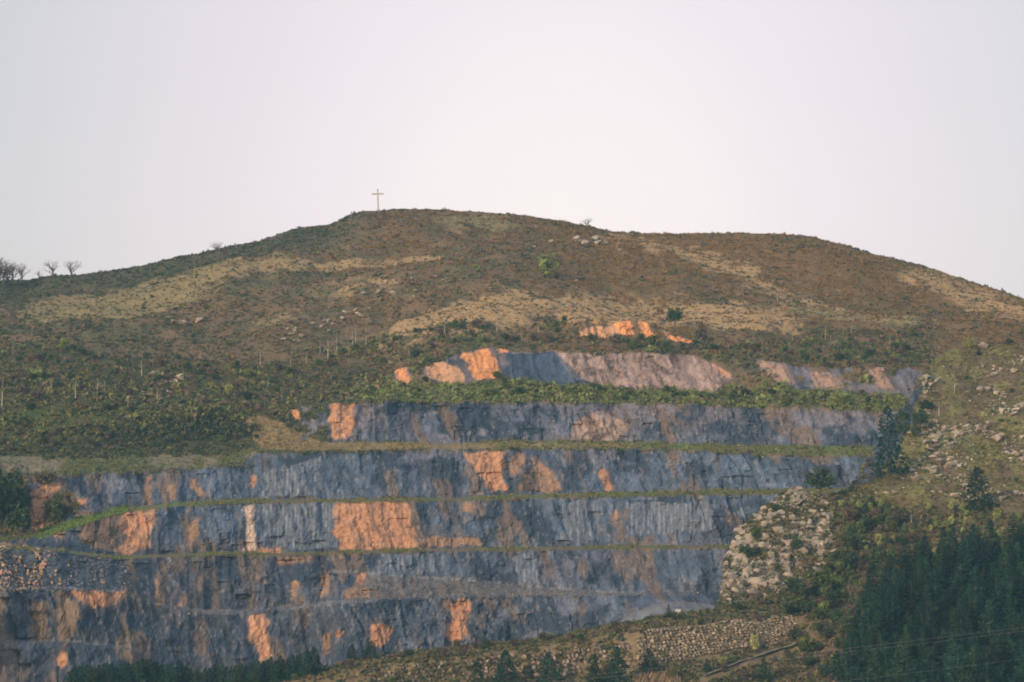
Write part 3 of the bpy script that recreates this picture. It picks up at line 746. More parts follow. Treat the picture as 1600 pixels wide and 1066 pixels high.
cb2 = np.where((u < .4 + .7 * k1)[:, None], c3(.15, .12, .065), np.where((v < .5)[:, None], c3(.12, .125, .05), c3(.055, .07, .04)))
cb = np.where((rng.random(NB) < spw)[:, None], cb, cb2)
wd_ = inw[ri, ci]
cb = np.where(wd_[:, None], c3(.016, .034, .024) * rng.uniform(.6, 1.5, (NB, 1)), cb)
szb = np.where(spw > .5, rng.uniform(.3, .85, NB), rng.uniform(.45, 1.3, NB))
clumps('hillside_scrub', pts - np.array((0, 0, .15)), szb, cb, 12, 'olive grass and low brown scrub covering the slope beside the quarry', 'scrub', .7, 6)

# ------------------------------------------------------------------ rocks
def ico(sub=2):
    import bmesh
    bm = bmesh.new(); bmesh.ops.create_icosphere(bm, subdivisions=sub, radius=1)
    V = np.array([v.co[:] for v in bm.verts]); Fc = np.array([[v.index for v in f.verts] for f in bm.faces]); bm.free()
    return V, Fc
IV, IF = ico(2)
IV3, IF3 = ico(3)
def rock_shape(seed, sub3=False, block=.5):
    r_ = np.random.default_rng(seed)
    V = (IV3 if sub3 else IV).copy(); Fc = IF3 if sub3 else IF
    # chop with random planes for flat broken sides
    for i in range(11):
        n = r_.normal(size=3); n /= np.linalg.norm(n); d = r_.uniform(.38, .75)
        s = V @ n; V -= np.outer(np.clip(s - d, 0, None), n)
    V *= (1 + .12 * fbm(V[:, 0] * 2 + seed * 7, V[:, 1] * 2, V[:, 2] * 2, seed, 3))[:, None]
    return V, Fc
rock_me = []
for i in range(7):
    V, Fc = rock_shape(200 + i, True)
    c = np.clip(c3(.33, .275, .215) * (1 + .35 * fbm(V[:, 0] * 2.5, V[:, 1] * 2.5, V[:, 2] * 2.5, i, 3))[:, None], .03, .8)
    rock_me.append(np_mesh('limestone', V, Fc, c, 'POINT', M_stone))
orock_me = []
for i in range(3):
    V, Fc = rock_shape(300 + i, True)
    c = np.clip(c3(.40, .25, .17) * (1 + .4 * fbm(V[:, 0] * 2.5, V[:, 1] * 2.5, V[:, 2] * 2.5, i, 3))[:, None], .03, .8)
    orock_me.append(np_mesh('fallen_block', V, Fc, c, 'POINT', M_stone))
def put_rock(name, p, s, label, group, mes=rock_me, flat=1., sink=.25, cat='boulder'):
    o = add(name, random.choice(mes), None, Vector(p) + Vector((0, 0, s * flat * (1 - 2 * sink) * .5)))
    o.scale = (s * random.uniform(.8, 1.4), s * random.uniform(.7, 1.1), s * flat * random.uniform(.7, 1.2))
    o.rotation_euler = (random.uniform(-.25, .25), random.uniform(-.25, .25), random.uniform(0, 6.3))
    tag(o, label, cat, group)
    return o
# knoll of big boulders between the quarry and the wood
kd = knoll * (.08 + sstep(-.15, .25, fbm(xb / 6, yb / 7, 0, 171, 2)))
kd = kd * np.where(BX < 1200, 1.6, 1.)
pts, ri, ci = sample(PB, BY, kd, 235, 12)
for p in pts: put_rock('boulder', p, random.choice((.5, .7, .9, 1.2, 1.6, 2.2)), 'pale limestone boulder on the rocky knoll right of the lowest quarry faces', 'boulders on the rocky knoll', sink=.35)
for (x, y, s) in [(1145, 905, 3.0), (1165, 895, 3.2), (1150, 882, 2.6), (1140, 868, 2.4), (1165, 878, 2.4), (1178, 912, 3.0), (1190, 905, 2.4), (1150, 925, 2.8), (1195, 845, 2.8), (1215, 830, 3.0), (1240, 850, 3.4), (1230, 880, 3.6), (1175, 850, 2.4), (1160, 838, 2.4), (1225, 785, 2.2), (1240, 778, 2.0), (1255, 790, 2.0), (1205, 805, 2.2), (1240, 812, 2.6), (1265, 820, 2.4), (1285, 860, 2.8), (1275, 885, 2.6), (1150, 855, 2.6), (1135, 900, 2.4), (1205, 870, 2.6), (1133, 885, 2.2), (1140, 918, 2.4), (1270, 805, 2.2), (1250, 900, 2.6), (1160, 820, 2.0), (1182, 805, 2.0), (1195, 795, 2.0)]:
    put_rock('boulder', on_sheet(x, y, 'B'), s * .72, 'pale limestone boulder on the rocky knoll right of the lowest quarry faces', 'boulders on the rocky knoll', flat=1.15, sink=.38)
# pale stones in the grass of the spur
spz = inpoly(BX, BY, [(1440, 590), (1530, 540), (1660, 560), (1660, 790), (1530, 790), (1410, 780), (1400, 700), (1440, 650)])
rd_ = spz * (.03 + sstep(.02, .3, fbm(xb / 9, yb / 12, 0, 172, 3) + .18 * inpoly(BX, BY, [(1420, 650), (1660, 640), (1660, 740), (1420, 760)])))
pts, ri, ci = sample(PB, BY, rd_, 270, 13)
for p in pts: put_rock('limestone_outcrop', p, random.choice((.6, .8, 1.0, 1.2, 1.6, 2.0)), 'pale limestone outcrop in the olive grass of the slope right of the quarry', 'limestone outcrops in the grass of the right slope', flat=.7, sink=-.2, cat='rock')
for x, y in [(1225, 793), (1335, 785), (1345, 781), (1372, 783), (1385, 782), (1398, 780), (1458, 775), (1470, 772), (1480, 777), (1230, 940), (1218, 935), (1345, 790)]:
    if x > 1300: put_rock('limestone_outcrop', on_sheet(x, y + 3, 'B'), random.uniform(1.0, 1.6), 'pale boulder in the line of rocks above the dark wood', 'boulders above the dark wood', flat=.7, cat='rock')
# outcrops on the hill
clus = [((905, 374), 4, 1.9, 18, 6, 'near the ridge right of the cross', 'outcrops near the ridge'),
        ((932, 381), 5, 1.8, 22, 6, 'near the ridge right of the cross', 'outcrops near the ridge'),
        ((868, 371), 3, 1.0, 14, 4, 'near the ridge right of the cross', 'outcrops near the ridge'),
        ((596, 462), 9, 1.1, 26, 14, 'on the heath in the middle of the hill', 'outcrops in the middle heath'),
        ((640, 450), 7, 1.0, 30, 12, 'on the heath in the middle of the hill', 'outcrops in the middle heath'),
        ((545, 495), 10, 1.3, 30, 14, 'on the heath in the middle of the hill', 'outcrops in the middle heath'),
        ((690, 440), 6, .9, 22, 10, 'on the heath in the middle of the hill', 'outcrops in the middle heath'),
        ((455, 525), 9, 1.2, 24, 18, 'on the lower heath left of the quarry', 'outcrops in the lower heath'),
        ((505, 510), 6, 1.2, 22, 12, 'on the lower heath left of the quarry', 'outcrops in the lower heath'),
        ((292, 508), 7, 1.2, 24, 7, 'below the grass band on the left of the hill', 'outcrops below the left grass band'),
        ((260, 595), 7, .9, 30, 10, 'among the shrubs above the left terrace', 'outcrops above the left terrace'),
        ((230, 622), 6, .9, 40, 8, 'among the shrubs above the left terrace', 'outcrops above the left terrace'),
        ((830, 385), 5, .7, 40, 8, 'near the ridge right of the cross', 'outcrops near the ridge'),
        ((880, 440), 4, .7, 60, 20, 'on the heath in the middle of the hill', 'outcrops in the middle heath')]
for (c0, n, s, wx_, wy_, where, grp) in clus:
    for i in range(n):
        x = c0[0] + random.gauss(0, wx_ * .5); y = c0[1] + random.gauss(0, wy_ * .5)
        put_rock('limestone_outcrop', on_sheet(x, y, 'A'), s * random.uniform(.8, 1.6), 'pale limestone outcrop ' + where, 'pale limestone ' + grp, flat=.7, sink=-.5, cat='rock')
# fallen blocks on the scree, lower left
scz = inpoly(AX, AY, [(-60, 856), (60, 868), (130, 880), (110, 915), (-60, 918)]) * 1.0
pts, ri, ci = sample(PA, AY, scz, 60, 14)
for p in pts: put_rock('fallen_block', p + np.array((0, -.5, 0)), random.choice((.5, .6, .8, 1.1)), 'orange brown block fallen on the dark scree at the left', 'orange brown blocks on the scree', orock_me, sink=.1, cat='rock')
# the dark scree itself and rubble along the ramp
def rubble(name, dens, n, smin, smax, cfun, label, seed, off=(0, -.3, 0), PP=None, YY=None):
    pts, ri, ci = sample(PA if PP is None else PP, AY if YY is None else YY, dens, n, seed)
    r_ = np.random.default_rng(seed)
    base = [rock_shape(400 + i)[0] for i in range(6)]
    Vs, Fs, Cs = [], [], []
    nv = len(IV)
    for i, p in enumerate(pts + np.array(off)):
        s = r_.uniform(smin, smax) * (1.0 if r_.random() > .1 else 1.6)
        a = r_.uniform(0, 6.28); ca, sa = math.cos(a), math.sin(a)
        V = base[i % 6] * np.array((s * r_.uniform(.7, 1.4), s, s * r_.uniform(.5, 1)))
        V = np.stack([V[:, 0] * ca - V[:, 1] * sa, V[:, 0] * sa + V[:, 1] * ca, V[:, 2]], 1) + p
        Vs.append(V); Fs.append(IF + i * nv); Cs.append(np.tile(cfun(r_, cx[ci[i]]), (nv, 1)))
    me = np_mesh(name, np.concatenate(Vs), np.concatenate(Fs), np.concatenate(Cs), 'POINT', M_stone)
    tag(add(name, me), label, 'rubble', None, 'stuff')
rubble('scree', scr * sstep(-.6, .3, vnoise(X / 4, Z / 4, 0, 181)), 2600, .22, .6, lambda r_, x: (c3(.09, .105, .135) if r_.random() < sstep(20, 110, x) * .6 + .35 else c3(.30, .20, .14)) * r_.uniform(.5, 1.6), 'dark blue grey and brown broken stones of the scree slope at the left', 15)
rampz = inpoly(jx, jy, [(560, 905), (700, 898), (800, 905), (900, 920), (960, 925), (960, 932), (560, 935)]) * 1.0 + lastl * .8
foot = np.zeros(AY.shape)
for k in (2, 4, 6, 8, 10, 12): foot[starts[k] - 4:starts[k] + 1] = .5
foot *= (rockm > .5) * (AY > 690)
rubble('rubble', rampz + foot, 3600, .12, .42, lambda r_, x: (c3(.16, .17, .19) if r_.random() < .6 else c3(.30, .24, .20)) * r_.uniform(.5, 1.6), 'small broken stones lying along the ramp and the feet of the quarry faces', 16)

rubble('stones', rd_ * 1.0 + .25 * spz * sstep(0, .3, m1) + knoll * .9, 2600, .2, .55, lambda r_, x: c3(.32, .27, .21) * r_.uniform(.5, 1.3), 'small pale stones lying in the grass of the right slope and over the rocky knoll', 17, (0, 0, .15), PB, BY)
# ------------------------------------------------------------------ trees
def tube(path, rad, n=5):
    """tapered tube along points"""
    path = np.array(path, float); V = []; Fc = []
    for i, p in enumerate(path):
        t = path[min(i + 1, len(path) - 1)] - path[max(i - 1, 0)]
        t /= np.linalg.norm(t) + 1e-9
        a = np.cross(t, (0, 0, 1) if abs(t[2]) < .9 else (1, 0, 0)); a /= np.linalg.norm(a); b = np.cross(t, a)
        for k in range(n):
            th = 2 * math.pi * k / n
            V.append(p + rad[i] * (a * math.cos(th) + b * math.sin(th)))
    for i in range(len(path) - 1):
        for k in range(n):
            q = (k + 1) % n
            Fc.append([i * n + k, i * n + q, (i + 1) * n + q, (i + 1) * n + k])
    return np.array(V), np.array(Fc)
def join(parts):
    Vs, Fs, o = [], [], 0
    for V, Fc in parts:
        Vs.append(V); Fs.append(Fc + o); o += len(V)
    return np.concatenate(Vs), np.concatenate(Fs)

def trunk_mesh(h, r, col, limbs=5, seed=0, top=.75, name='trunk'):
    r_ = random.Random(seed)
    parts = [tube([(0, 0, -.6), (r_.uniform(-.1, .1), r_.uniform(-.1, .1), h * top * .4), (r_.uniform(-.15, .15), r_.uniform(-.15, .15), h * top)], [r, r * .75, r * .25], 6)]
    for i in range(limbs):
        a = r_.uniform(0, 6.28); z = h * r_.uniform(.25, .65); l = h * r_.uniform(.15, .3)
        parts.append(tube([(0, 0, z), (math.cos(a) * l * .5, math.sin(a) * l * .5, z + l * .5), (math.cos(a) * l, math.sin(a) * l, z + l * .8)], [r * .4, r * .25, r * .08], 4))
    V, Fc = join(parts)
    return np_mesh(name, V, Fc, np.tile(col, (len(V), 1)), 'POINT', M_bark)

def crown_round(h, w, col, seed, lobes=16, per=44, z0=.25, leaf=.32, name='crown'):
    r_ = np.random.default_rng(seed)
    c = []
    for i in range(lobes):
        d = r_.normal(size=3); d /= np.linalg.norm(d); rr = r_.random() ** .5
        c.append((d[0] * w * .36 * rr, d[1] * w * .36 * rr, h * (z0 + (1 - z0) * .5) + d[2] * h * (1 - z0) * .36 * rr))
    c = np.array(c); lr = r_.uniform(.6, 1.25, lobes) * w * .19
    tone = r_.uniform(.72, 1.35, lobes)
    d = r_.normal(size=(lobes, per, 3)); d /= np.linalg.norm(d, axis=-1, keepdims=True)
    cen = c[:, None] + d * (r_.random((lobes, per, 1)) ** .35) * lr[:, None, None] * np.array((1, 1, .8))
    a = r_.normal(size=cen.shape); a /= np.linalg.norm(a, axis=-1, keepdims=True)
    b = r_.normal(size=cen.shape); b /= np.linalg.norm(b, axis=-1, keepdims=True)
    s = leaf * r_.uniform(.6, 1.4, (lobes, per, 1))
    V = np.stack([cen + a * s, cen + b * s, cen - (a + b) * s * .6], 2).reshape(-1, 3)
    N = lobes * per
    cc = np.repeat(tone, per)[:, None] * np.asarray(col) * r_.uniform(.7, 1.3, (N, 1))
    return np_mesh(name, V, np.arange(N * 3).reshape(N, 3), cc, 'FACE', M_leafv)

def crown_conifer(h, w, col, seed, levels=17, name='crown'):
    r_ = np.random.default_rng(seed); T = []; cc = []
    for i in range(levels):
        t = i / (levels - 1)
        z = h * (.10 + .88 * t); rad = w * .5 * (1 - t) ** .75 * r_.uniform(.75, 1.15) + .12
        nb_ = int(5 + 6 * (1 - t)); a0 = r_.uniform(0, 6.3)
        for k in range(nb_):
            a = a0 + 6.283 * k / nb_ + r_.uniform(-.3, .3); L = rad * r_.uniform(.65, 1.2)
            dx, dy = math.cos(a), math.sin(a); tone = r_.uniform(.65, 1.4)
            for s in range(6):
                f = (s + .6) / 6; p = np.array((dx * L * f, dy * L * f, z - L * .22 * f + .10 * L * f * f))
                ws = L * .36 * (1.2 - f) + .2
                q = np.array((-dy, dx, 0)) * ws
                tip = np.array((dx * L * .28, dy * L * .28, r_.uniform(-.12, .25)))
                T.append([p + q + r_.normal(size=3) * .06, p - q * .2 + (0, 0, r_.uniform(-.1, .3)), p + tip]); cc.append(tone * r_.uniform(.8, 1.2))
                T.append([p - q + r_.normal(size=3) * .06, p + q * .2 + (0, 0, r_.uniform(-.1, .3)), p + tip]); cc.append(tone * r_.uniform(.8, 1.2))
    for i in range(8):
        z = h * r_.uniform(.9, 1.0); T.append([(r_.uniform(-.2, .2), r_.uniform(-.2, .2), z - .3), (r_.uniform(-.15, .15), .1, z), (0, 0, h * 1.03)]); cc.append(1.1)
    V = np.array(T).reshape(-1, 3); N = len(T)
    return np_mesh(name, V, np.arange(N * 3).reshape(N, 3), np.array(cc)[:, None] * np.asarray(col), 'FACE', M_leafv)

def crown_cone(h, w, col, seed, lobes=46, per=30, leaf=.30, name='crown'):
    """bushy pine: clumps set round a cone, drooping outwards"""
    r_ = np.random.default_rng(seed)
    t = np.linspace(.06, .97, lobes) ; a = np.arange(lobes) * 2.4 + r_.uniform(-.4, .4, lobes)
    rad = w * .42 * (1 - t) ** .7 * r_.uniform(.55, 1.1, lobes)
    c = np.stack([np.cos(a) * rad, np.sin(a) * rad, h * t], 1)
    lr = (w * .17 * (1 - t) ** .5 + .12) * r_.uniform(.8, 1.2, lobes); tone = r_.uniform(.65, 1.45, lobes)
    d = r_.normal(size=(lobes, per, 3)); d /= np.linalg.norm(d, axis=-1, keepdims=True)
    cen = c[:, None] + d * (r_.random((lobes, per, 1)) ** .4) * lr[:, None, None] * np.array((1, 1, .75))
    ax = r_.normal(size=cen.shape); ax /= np.linalg.norm(ax, axis=-1, keepdims=True)
    bx2 = r_.normal(size=cen.shape); bx2 /= np.linalg.norm(bx2, axis=-1, keepdims=True)
    s_ = leaf * r_.uniform(.6, 1.4, (lobes, per, 1)) * (1.1 - .5 * t)[:, None, None]
    V = np.stack([cen + ax * s_, cen + bx2 * s_, cen - (ax + bx2) * s_ * .6], 2).reshape(-1, 3)
    N = lobes * per
    return np_mesh(name, V, np.arange(N * 3).reshape(N, 3), np.repeat(tone, per)[:, None] * np.asarray(col) * r_.uniform(.75, 1.25, (N, 1)), 'FACE', M_leafv)

def bare_crown(h, col, seed, spread=.9, name='crown', dens=2, r0=.09):
    """leafless branches, forking upwards and outwards"""
    r_ = random.Random(seed); parts = []
    def br(p, d, l, r, lev):
        q = p + d * l
        mid = p + d * l * .5 + Vector((r_.uniform(-.06, .06), r_.uniform(-.06, .06), 0)) * l
        parts.append(tube([p, mid, q], [r, r * .8, r * .55], 3))
        if lev == 0: return
        for _ in range(dens + (lev == 1)):
            nd = (d + Vector((r_.gauss(0, 1), r_.gauss(0, 1), r_.gauss(.1, .5))).normalized() * .75 * spread).normalized()
            nd.z = max(nd.z, .12)
            br(p + d * l * r_.uniform(.55, 1), nd, l * r_.uniform(.6, .85), r * .58, lev - 1)
    for i in range(9):
        a = r_.uniform(0, 6.28)
        br(Vector((0, 0, h * r_.uniform(.05, .35))), Vector((math.cos(a) * .6 * spread, math.sin(a) * .6 * spread, 1)).normalized(), h * .24, r0, 4)
    V, Fc = join(parts)
    return np_mesh(name, V, Fc, np.tile(col, (len(V), 1)), 'POINT', M_bark)

BARK = c3(.11, .085, .065); BIRCH = c3(.46, .42, .36)
con_k = [(trunk_mesh(10, .16, BARK, 0, s, .95), crown_conifer(10, [4.2, 5.0, 3.6, 4.6, 5.4][s], [c3(.013, .042, .032), c3(.016, .050, .034), c3(.012, .038, .034), c3(.034, .058, .030), c3(.014, .045, .030)][s], 500 + s)) for s in range(5)]
pine_k = [(trunk_mesh(10, .16, BARK, 0, 90 + s, .95), crown_cone(10, [5.0, 6.2, 4.4][s], [c3(.018, .056, .034), c3(.015, .048, .036), c3(.028, .064, .032)][s], 650 + s)) for s in range(3)]
rnd_k = [(trunk_mesh(6, .16, BARK, 6, 20 + s), crown_round(6, 5.4, [c3(.045, .07, .035), c3(.10, .13, .04), c3(.07, .09, .04), c3(.13, .10, .07)][s], 520 + s, 20, 50, .06)) for s in range(4)]
lite_k = [(trunk_mesh(6, .10, BARK, 6, 30 + s), crown_round(6, 4.4, [c3(.33, .37, .13), c3(.25, .29, .09)][s], 540 + s, 22, 60, .08, .26)) for s in range(2)]
bir_k = [(trunk_mesh(6, .10, BIRCH, 4, 40 + s, .98), crown_round(6, 2.0, [c3(.17, .17, .07), c3(.14, .12, .08), c3(.16, .19, .06)][s], 560 + s, 12, 7, .35, .16)) for s in range(3)]
bare_k = [(trunk_mesh(6, .16, c3(.14, .105, .10), 3, 60 + s, .45), bare_crown(6, c3(.17, .12, .115), 580 + s)) for s in range(3)]
shrub_k = [(trunk_mesh(2.4, .07, BARK, 5, 70 + s), crown_round(2.6, 3.4, [c3(.05, .075, .04), c3(.115, .145, .05), c3(.12, .085, .07)][s], 600 + s, 14, 44, .02, .2)) for s in range(3)]

def tree(name, kit, p, h, base_h, label, cat='tree', group=None, wide=1., tname='trunk'):
    o = bpy.data.objects.new(name, None); C.objects.link(o)
    o.location = Vector(p); s = h / base_h
    o.scale = (s * wide, s * wide, s)
    o.rotation_euler = (0, 0, random.uniform(0, 6.28))
    o.empty_display_size = .1
    tag(o, label, cat, group)
    a = add(tname, kit[0], o); b = add('crown', kit[1], o)
    return o
def mpp(p): return math.hypot(p[1], p[2]) / F                      # metres per photo pixel there

# --- the dark wood, lower right
wood = inpoly(jbx * 1.4 - BX * .4, jby, WOOD) * 1.0
def spaced(PP, YY, dens, n, seed, dmin, xr=(-110, 1710)):
    pts, ri, ci = sample(PP, YY, dens, n * 14, seed, xr)
    keep = []
    for i, p in enumerate(pts):
        if all((p[0] - q[0]) ** 2 + (p[1] - q[1]) ** 2 > dmin * dmin for q, _, _ in keep): keep.append((p, cx[ci[i]], YY[ri[i], ci[i]]))
        if len(keep) == n: break
    return keep
for p, x, y in spaced(PB, BY, wood, 268, 21, 2.6, (1200, 1700)):
    tree('conifer', (con_k + pine_k)[random.choice((0, 1, 3, 5, 6, 7, 7))], p, random.uniform(8.5, 13.5), 10, 'dark green conifer in the dense wood at the lower right', 'conifer', 'conifers of the dense wood', random.uniform(1.15, 1.6))
# --- broadleaf edge of the wood
edge_ = inpoly(BX, BY, [(1235, 925), (1300, 880), (1330, 820), (1400, 810), (1430, 850), (1380, 900), (1345, 940), (1325, 1000), (1310, 1131), (1250, 1131), (1262, 1040), (1235, 1010), (1215, 960)]) * 1.0
for p, x, y in spaced(PB, BY, edge_, 118, 22, 3.0, (1200, 1460)):
    k = random.choice((0, 1, 2, 3, 2))
    tree('broadleaf_tree', rnd_k[k], p, random.uniform(4, 7.5), 6, ['dark green', 'fresh green', 'dull olive green', 'reddish brown'][k] + ' broadleaf tree on the edge between the rocky knoll and the wood', 'tree', ['dark green', 'fresh green', 'olive green', 'reddish brown'][k] + ' trees between knoll and wood')
# --- saplings on the slope above the wood
sap = inpoly(BX, BY, [(1300, 790), (1400, 790), (1600, 800), (1690, 810), (1690, 860), (1480, 845), (1380, 860), (1300, 850)]) * 1.0
for p, x, y in spaced(PB, BY, sap, 34, 23, 3.0, (1280, 1700)):
    tree('sapling', lite_k[random.choice((0, 1))], p, random.uniform(2, 4), 6, 'yellow green sapling on the grassy slope just above the wood', 'tree', 'saplings above the wood', .9)
# --- row of conifers at the bottom left
xs = 108
while xs < 500:
    y = topB(xs) + 5 + random.uniform(-2, 4); p = on_sheet(xs, y, 'B')
    topy = np.interp(xs, [100, 150, 230, 260, 300, 340, 400, 450, 490, 500], [1050, 1042, 1034, 1040, 1046, 1042, 1036, 1026, 1014, 1026])
    tree('conifer', pine_k[random.choice((0, 1, 2))], p, (y - topy + random.uniform(-2, 6)) * mpp(p), 10, 'young conifer in the dense row along the bank at the lower left', 'conifer', 'conifers in the row at the lower left', 1.3)
    xs += random.uniform(5, 8)
for i, (x, top, base, wd, lab) in enumerate([(550, 1008, 1033, 1.6, 'leftmost of the pair of bushy conifers against the foot of the blue rock face'), (578, 1002, 1031, 1.6, 'right of the pair of bushy conifers against the foot of the blue rock face'), (748, 1028, 1078, 1.0, 'slim conifer leftmost of the group at the bottom centre'), (790, 1018, 1080, 1.35, 'broad conifer second from the left in the group at the bottom centre'), (858, 1022, 1076, 1.3, 'broad dark conifer standing alone between the two pairs at the bottom centre'), (930, 1024, 1078, 1.2, 'conifer left of the tallest one at the bottom centre'), (963, 1012, 1076, 1.25, 'tallest conifer at the bottom centre, just left of the pale reeds'), (1014, 1016, 1052, 1.5, 'short conifer at the foot of the stone block wall'), (1193, 1024, 1062, .9, 'narrow conifer below the pale path'), (1105, 1030, 1050, 1.2, 'small green conifer above the lower end of the path')]):
    p = on_sheet(x, base, 'B'); tree('conifer', pine_k[i % 3], p, (base - top) * mpp(p) * 1.05, 10, lab, 'conifer', None, wd * 1.2)
# --- single trees that stand out
singles = [
 ('evergreen_tree', rnd_k[0], 1055, 500, 466, .95, 'round dark evergreen tree alone on the tan grass above the top cut', 'A'),
 ('spring_tree', lite_k[0], 856, 446, 402, 1.25, 'bright green bushy tree alone in the middle of the brown heath', 'A'),
 ('spring_tree', lite_k[0], 745, 437, 423, 1.5, 'small faded green bush left of the bright green tree on the heath', 'A'),
 ('evergreen_tree', rnd_k[0], 881, 501, 486, .9, 'small dark tree on the lower edge of the tan grass band', 'A'),
 ('evergreen_tree', rnd_k[0], 1282, 762, 728, 1.2, 'spreading dark pine on the bench above the rocky knoll', 'B'),
 ('evergreen_tree', pine_k[1], 1388, 755, 692, .95, 'tall narrow dark tree at the right end of the grassy bench', 'B'),
 ('evergreen_tree', rnd_k[0], 1410, 664, 636, 1.1, 'left of the two dark round trees beside the rock gully', 'B'),
 ('evergreen_tree', rnd_k[0], 1438, 664, 630, .9, 'right of the two dark round trees beside the rock gully', 'B'),
 ('evergreen_tree', rnd_k[0], 1410, 690, 664, 1.1, 'dark round tree just below the pair beside the rock gully', 'B'),
 ('evergreen_tree', rnd_k[0], 1431, 692, 668, .9, 'small dark tree lowest of the group beside the rock gully', 'B'),
 ('evergreen_tree', rnd_k[0], 1448, 634, 614, 1.2, 'dark bush highest beside the rock gully', 'B'),
 ('evergreen_tree', pine_k[1], 1528, 800, 758, 1.4, 'large dark pine on the slope above the wood', 'B'),
 ('evergreen_tree', con_k[0], 1361, 798, 776, 1.6, 'short dark fir among the pale rocks above the wood', 'B'),
 ('evergreen_tree', con_k[0], 1384, 808, 792, 1.4, 'upper of two tiny firs below the line of pale rocks', 'B'),
 ('evergreen_tree', con_k[1], 1389, 820, 804, 1.4, 'lower of two tiny firs below the line of pale rocks', 'B'),
 ('evergreen_tree', con_k[2], 1452, 832, 812, 1.5, 'small dark fir just above the top of the wood', 'B'),
 ('evergreen_tree', con_k[1], 1494, 812, 796, 1.4, 'tiny fir left of the large pine above the wood', 'B'),
 ('evergreen_tree', rnd_k[0], 1578, 540, 526, 1.2, 'dark green bush near the right edge above the stony slope', 'B'),
 ('evergreen_tree', con_k[1], 1530, 556, 542, 1.2, 'small dark fir above the stony slope on the right', 'B'),
 ('spring_tree', lite_k[1], 1516, 542, 522, .7, 'yellow green narrow tree at the top of the stony slope', 'B'),
 ('broadleaf_tree', rnd_k[1], 1278, 936, 898, 1.3, 'round green tree at the foot of the rocky knoll', 'B'),
 ('broadleaf_tree', rnd_k[0], 1212, 802, 786, 1.2, 'dark bush high on the rocky knoll', 'B'),
 ('broadleaf_tree', rnd_k[0], 1164, 872, 846, 1.1, 'dark bush on the left side of the rocky knoll', 'B'),
 ('broadleaf_tree', rnd_k[1], 1180, 846, 820, .9, 'fresh green bush on the left side of the rocky knoll', 'B'),
 ('broadleaf_tree', rnd_k[0], 1245, 862, 832, .9, 'dark bush in the middle of the rocky knoll', 'B'),
 ('broadleaf_tree', rnd_k[0], 1150, 955, 936, 1.4, 'dark bush at the foot of the knoll beside the quarry floor', 'B'),
 ('broadleaf_tree', rnd_k[3], 1190, 950, 925, 1.2, 'leafless brown bush at the foot of the rocky knoll', 'B'),
 ('spring_tree', lite_k[0], 1180, 1018, 988, .7, 'yellow green slim tree in front of the stone block wall', 'B'),
 ('spring_tree', lite_k[1], 1128, 1042, 1022, 1.2, 'fresh green bush under the stone block wall', 'B'),
 ('spring_tree', lite_k[0], 1375, 862, 838, 1.1, 'yellow green tree on the upper left edge of the wood', 'B'),
 ('spring_tree', lite_k[0], 1352, 868, 846, 1.2, 'yellow green tree left of the other at the edge of the wood', 'B'),
 ('broadleaf_tree', rnd_k[0], 14, 828, 735, .9, 'large dark tree at the left edge beside the orange rock', 'A'),
 ('broadleaf_tree', rnd_k[0], -22, 835, 728, .9, 'large dark tree cut off by the left edge of the picture', 'A'),
 ('broadleaf_tree', rnd_k[2], 92, 820, 768, 1.0, 'dark green bushy tree right of the orange rock at the left', 'A'),
 ('broadleaf_tree', rnd_k[3], 72, 760, 730, 1.5, 'brown leafless bush above the orange rock at the left', 'A'),
 ('broadleaf_tree', rnd_k[0], 30, 838, 790, 1.2, 'lower dark bush left of the orange rock', 'A'),
 ('spring_tree', lite_k[1], 98, 556, 530, 1.2, 'upper yellow green bush on the left of the hill', 'A'),
 ('spring_tree', lite_k[1], 57, 594, 574, 1.4, 'yellow green bush nearest the left edge of the hill', 'A'),
 ('spring_tree', lite_k[1], 355, 618, 596, 1.2, 'yellow green bush just above the left terrace', 'A'),
 ('spring_tree', lite_k[1], 388, 590, 574, 1.4, 'faded yellow bush above the left terrace', 'A'),
 ('evergreen_tree', con_k[0], 1045, 968, 943, 1.6, 'dark bush at the left end of the pale quarry floor', 'B'),
]
for nm, kit, x, base, top, wd, lab, sh in singles:
    if sh == 'B' and base <= topB(x): base = float(topB(x)) + 3
    p = on_sheet(x, base, sh)
    bh = 10 if kit in con_k else 6
    p = Vector(p) - Vector((0, 0, .3))
    tree(nm, kit, p, (base - top) * mpp(p) * 1.08, bh, lab, 'tree' if 'bush' not in lab else 'bush', None, wd)
# --- leafless trees on the skyline
for x, base, top, wd, lab in [(-12, 450, 412, 1.5, 'leafless tree cut off by the left edge on the skyline'), (6, 446, 417, 1.3, 'leafless tree at the far left of the skyline'), (20, 446, 418, 1.2, 'leafless tree second from the left on the skyline'), (-4, 452, 414, 1.3, 'leafless tree behind the others at the left end of the skyline'), (13, 450, 420, 1.3, 'low leafless tree in the clump at the left end of the skyline'), (34, 443, 416, 1.0, 'leafless tree right of the clump at the left end of the skyline'), (61, 434, 424, 1.3, 'small leafless bush left of the pair of round leafless trees'), (82, 434, 411, 1.35, 'left of the pair of round leafless trees on the skyline'), (111, 432, 411, 1.35, 'right of the pair of round leafless trees on the skyline'), (338, 396, 382, 1.6, 'low leafless tree on the skyline left of the cross'), (350, 405, 388, 1.8, 'low leafless tree just below the skyline left of the cross'), (918, 356, 343, 1.3, 'tiny leafless tree on the skyline right of the cross'),
                              (600, 350, 338, 1.5, 'grey leafless bush just below the cross'), (20, 490, 466, 1.6, 'leafless shrub on the left edge below the skyline trees')]:
    p = on_sheet(x, max(base, ridge(x) + 1.5), 'A'); p = Vector(p)
    tree('leafless_tree', bare_k[random.randrange(3)], p, (base - top) * mpp(p) * 1.5, 6, lab, 'tree', None, wd * 1.1)
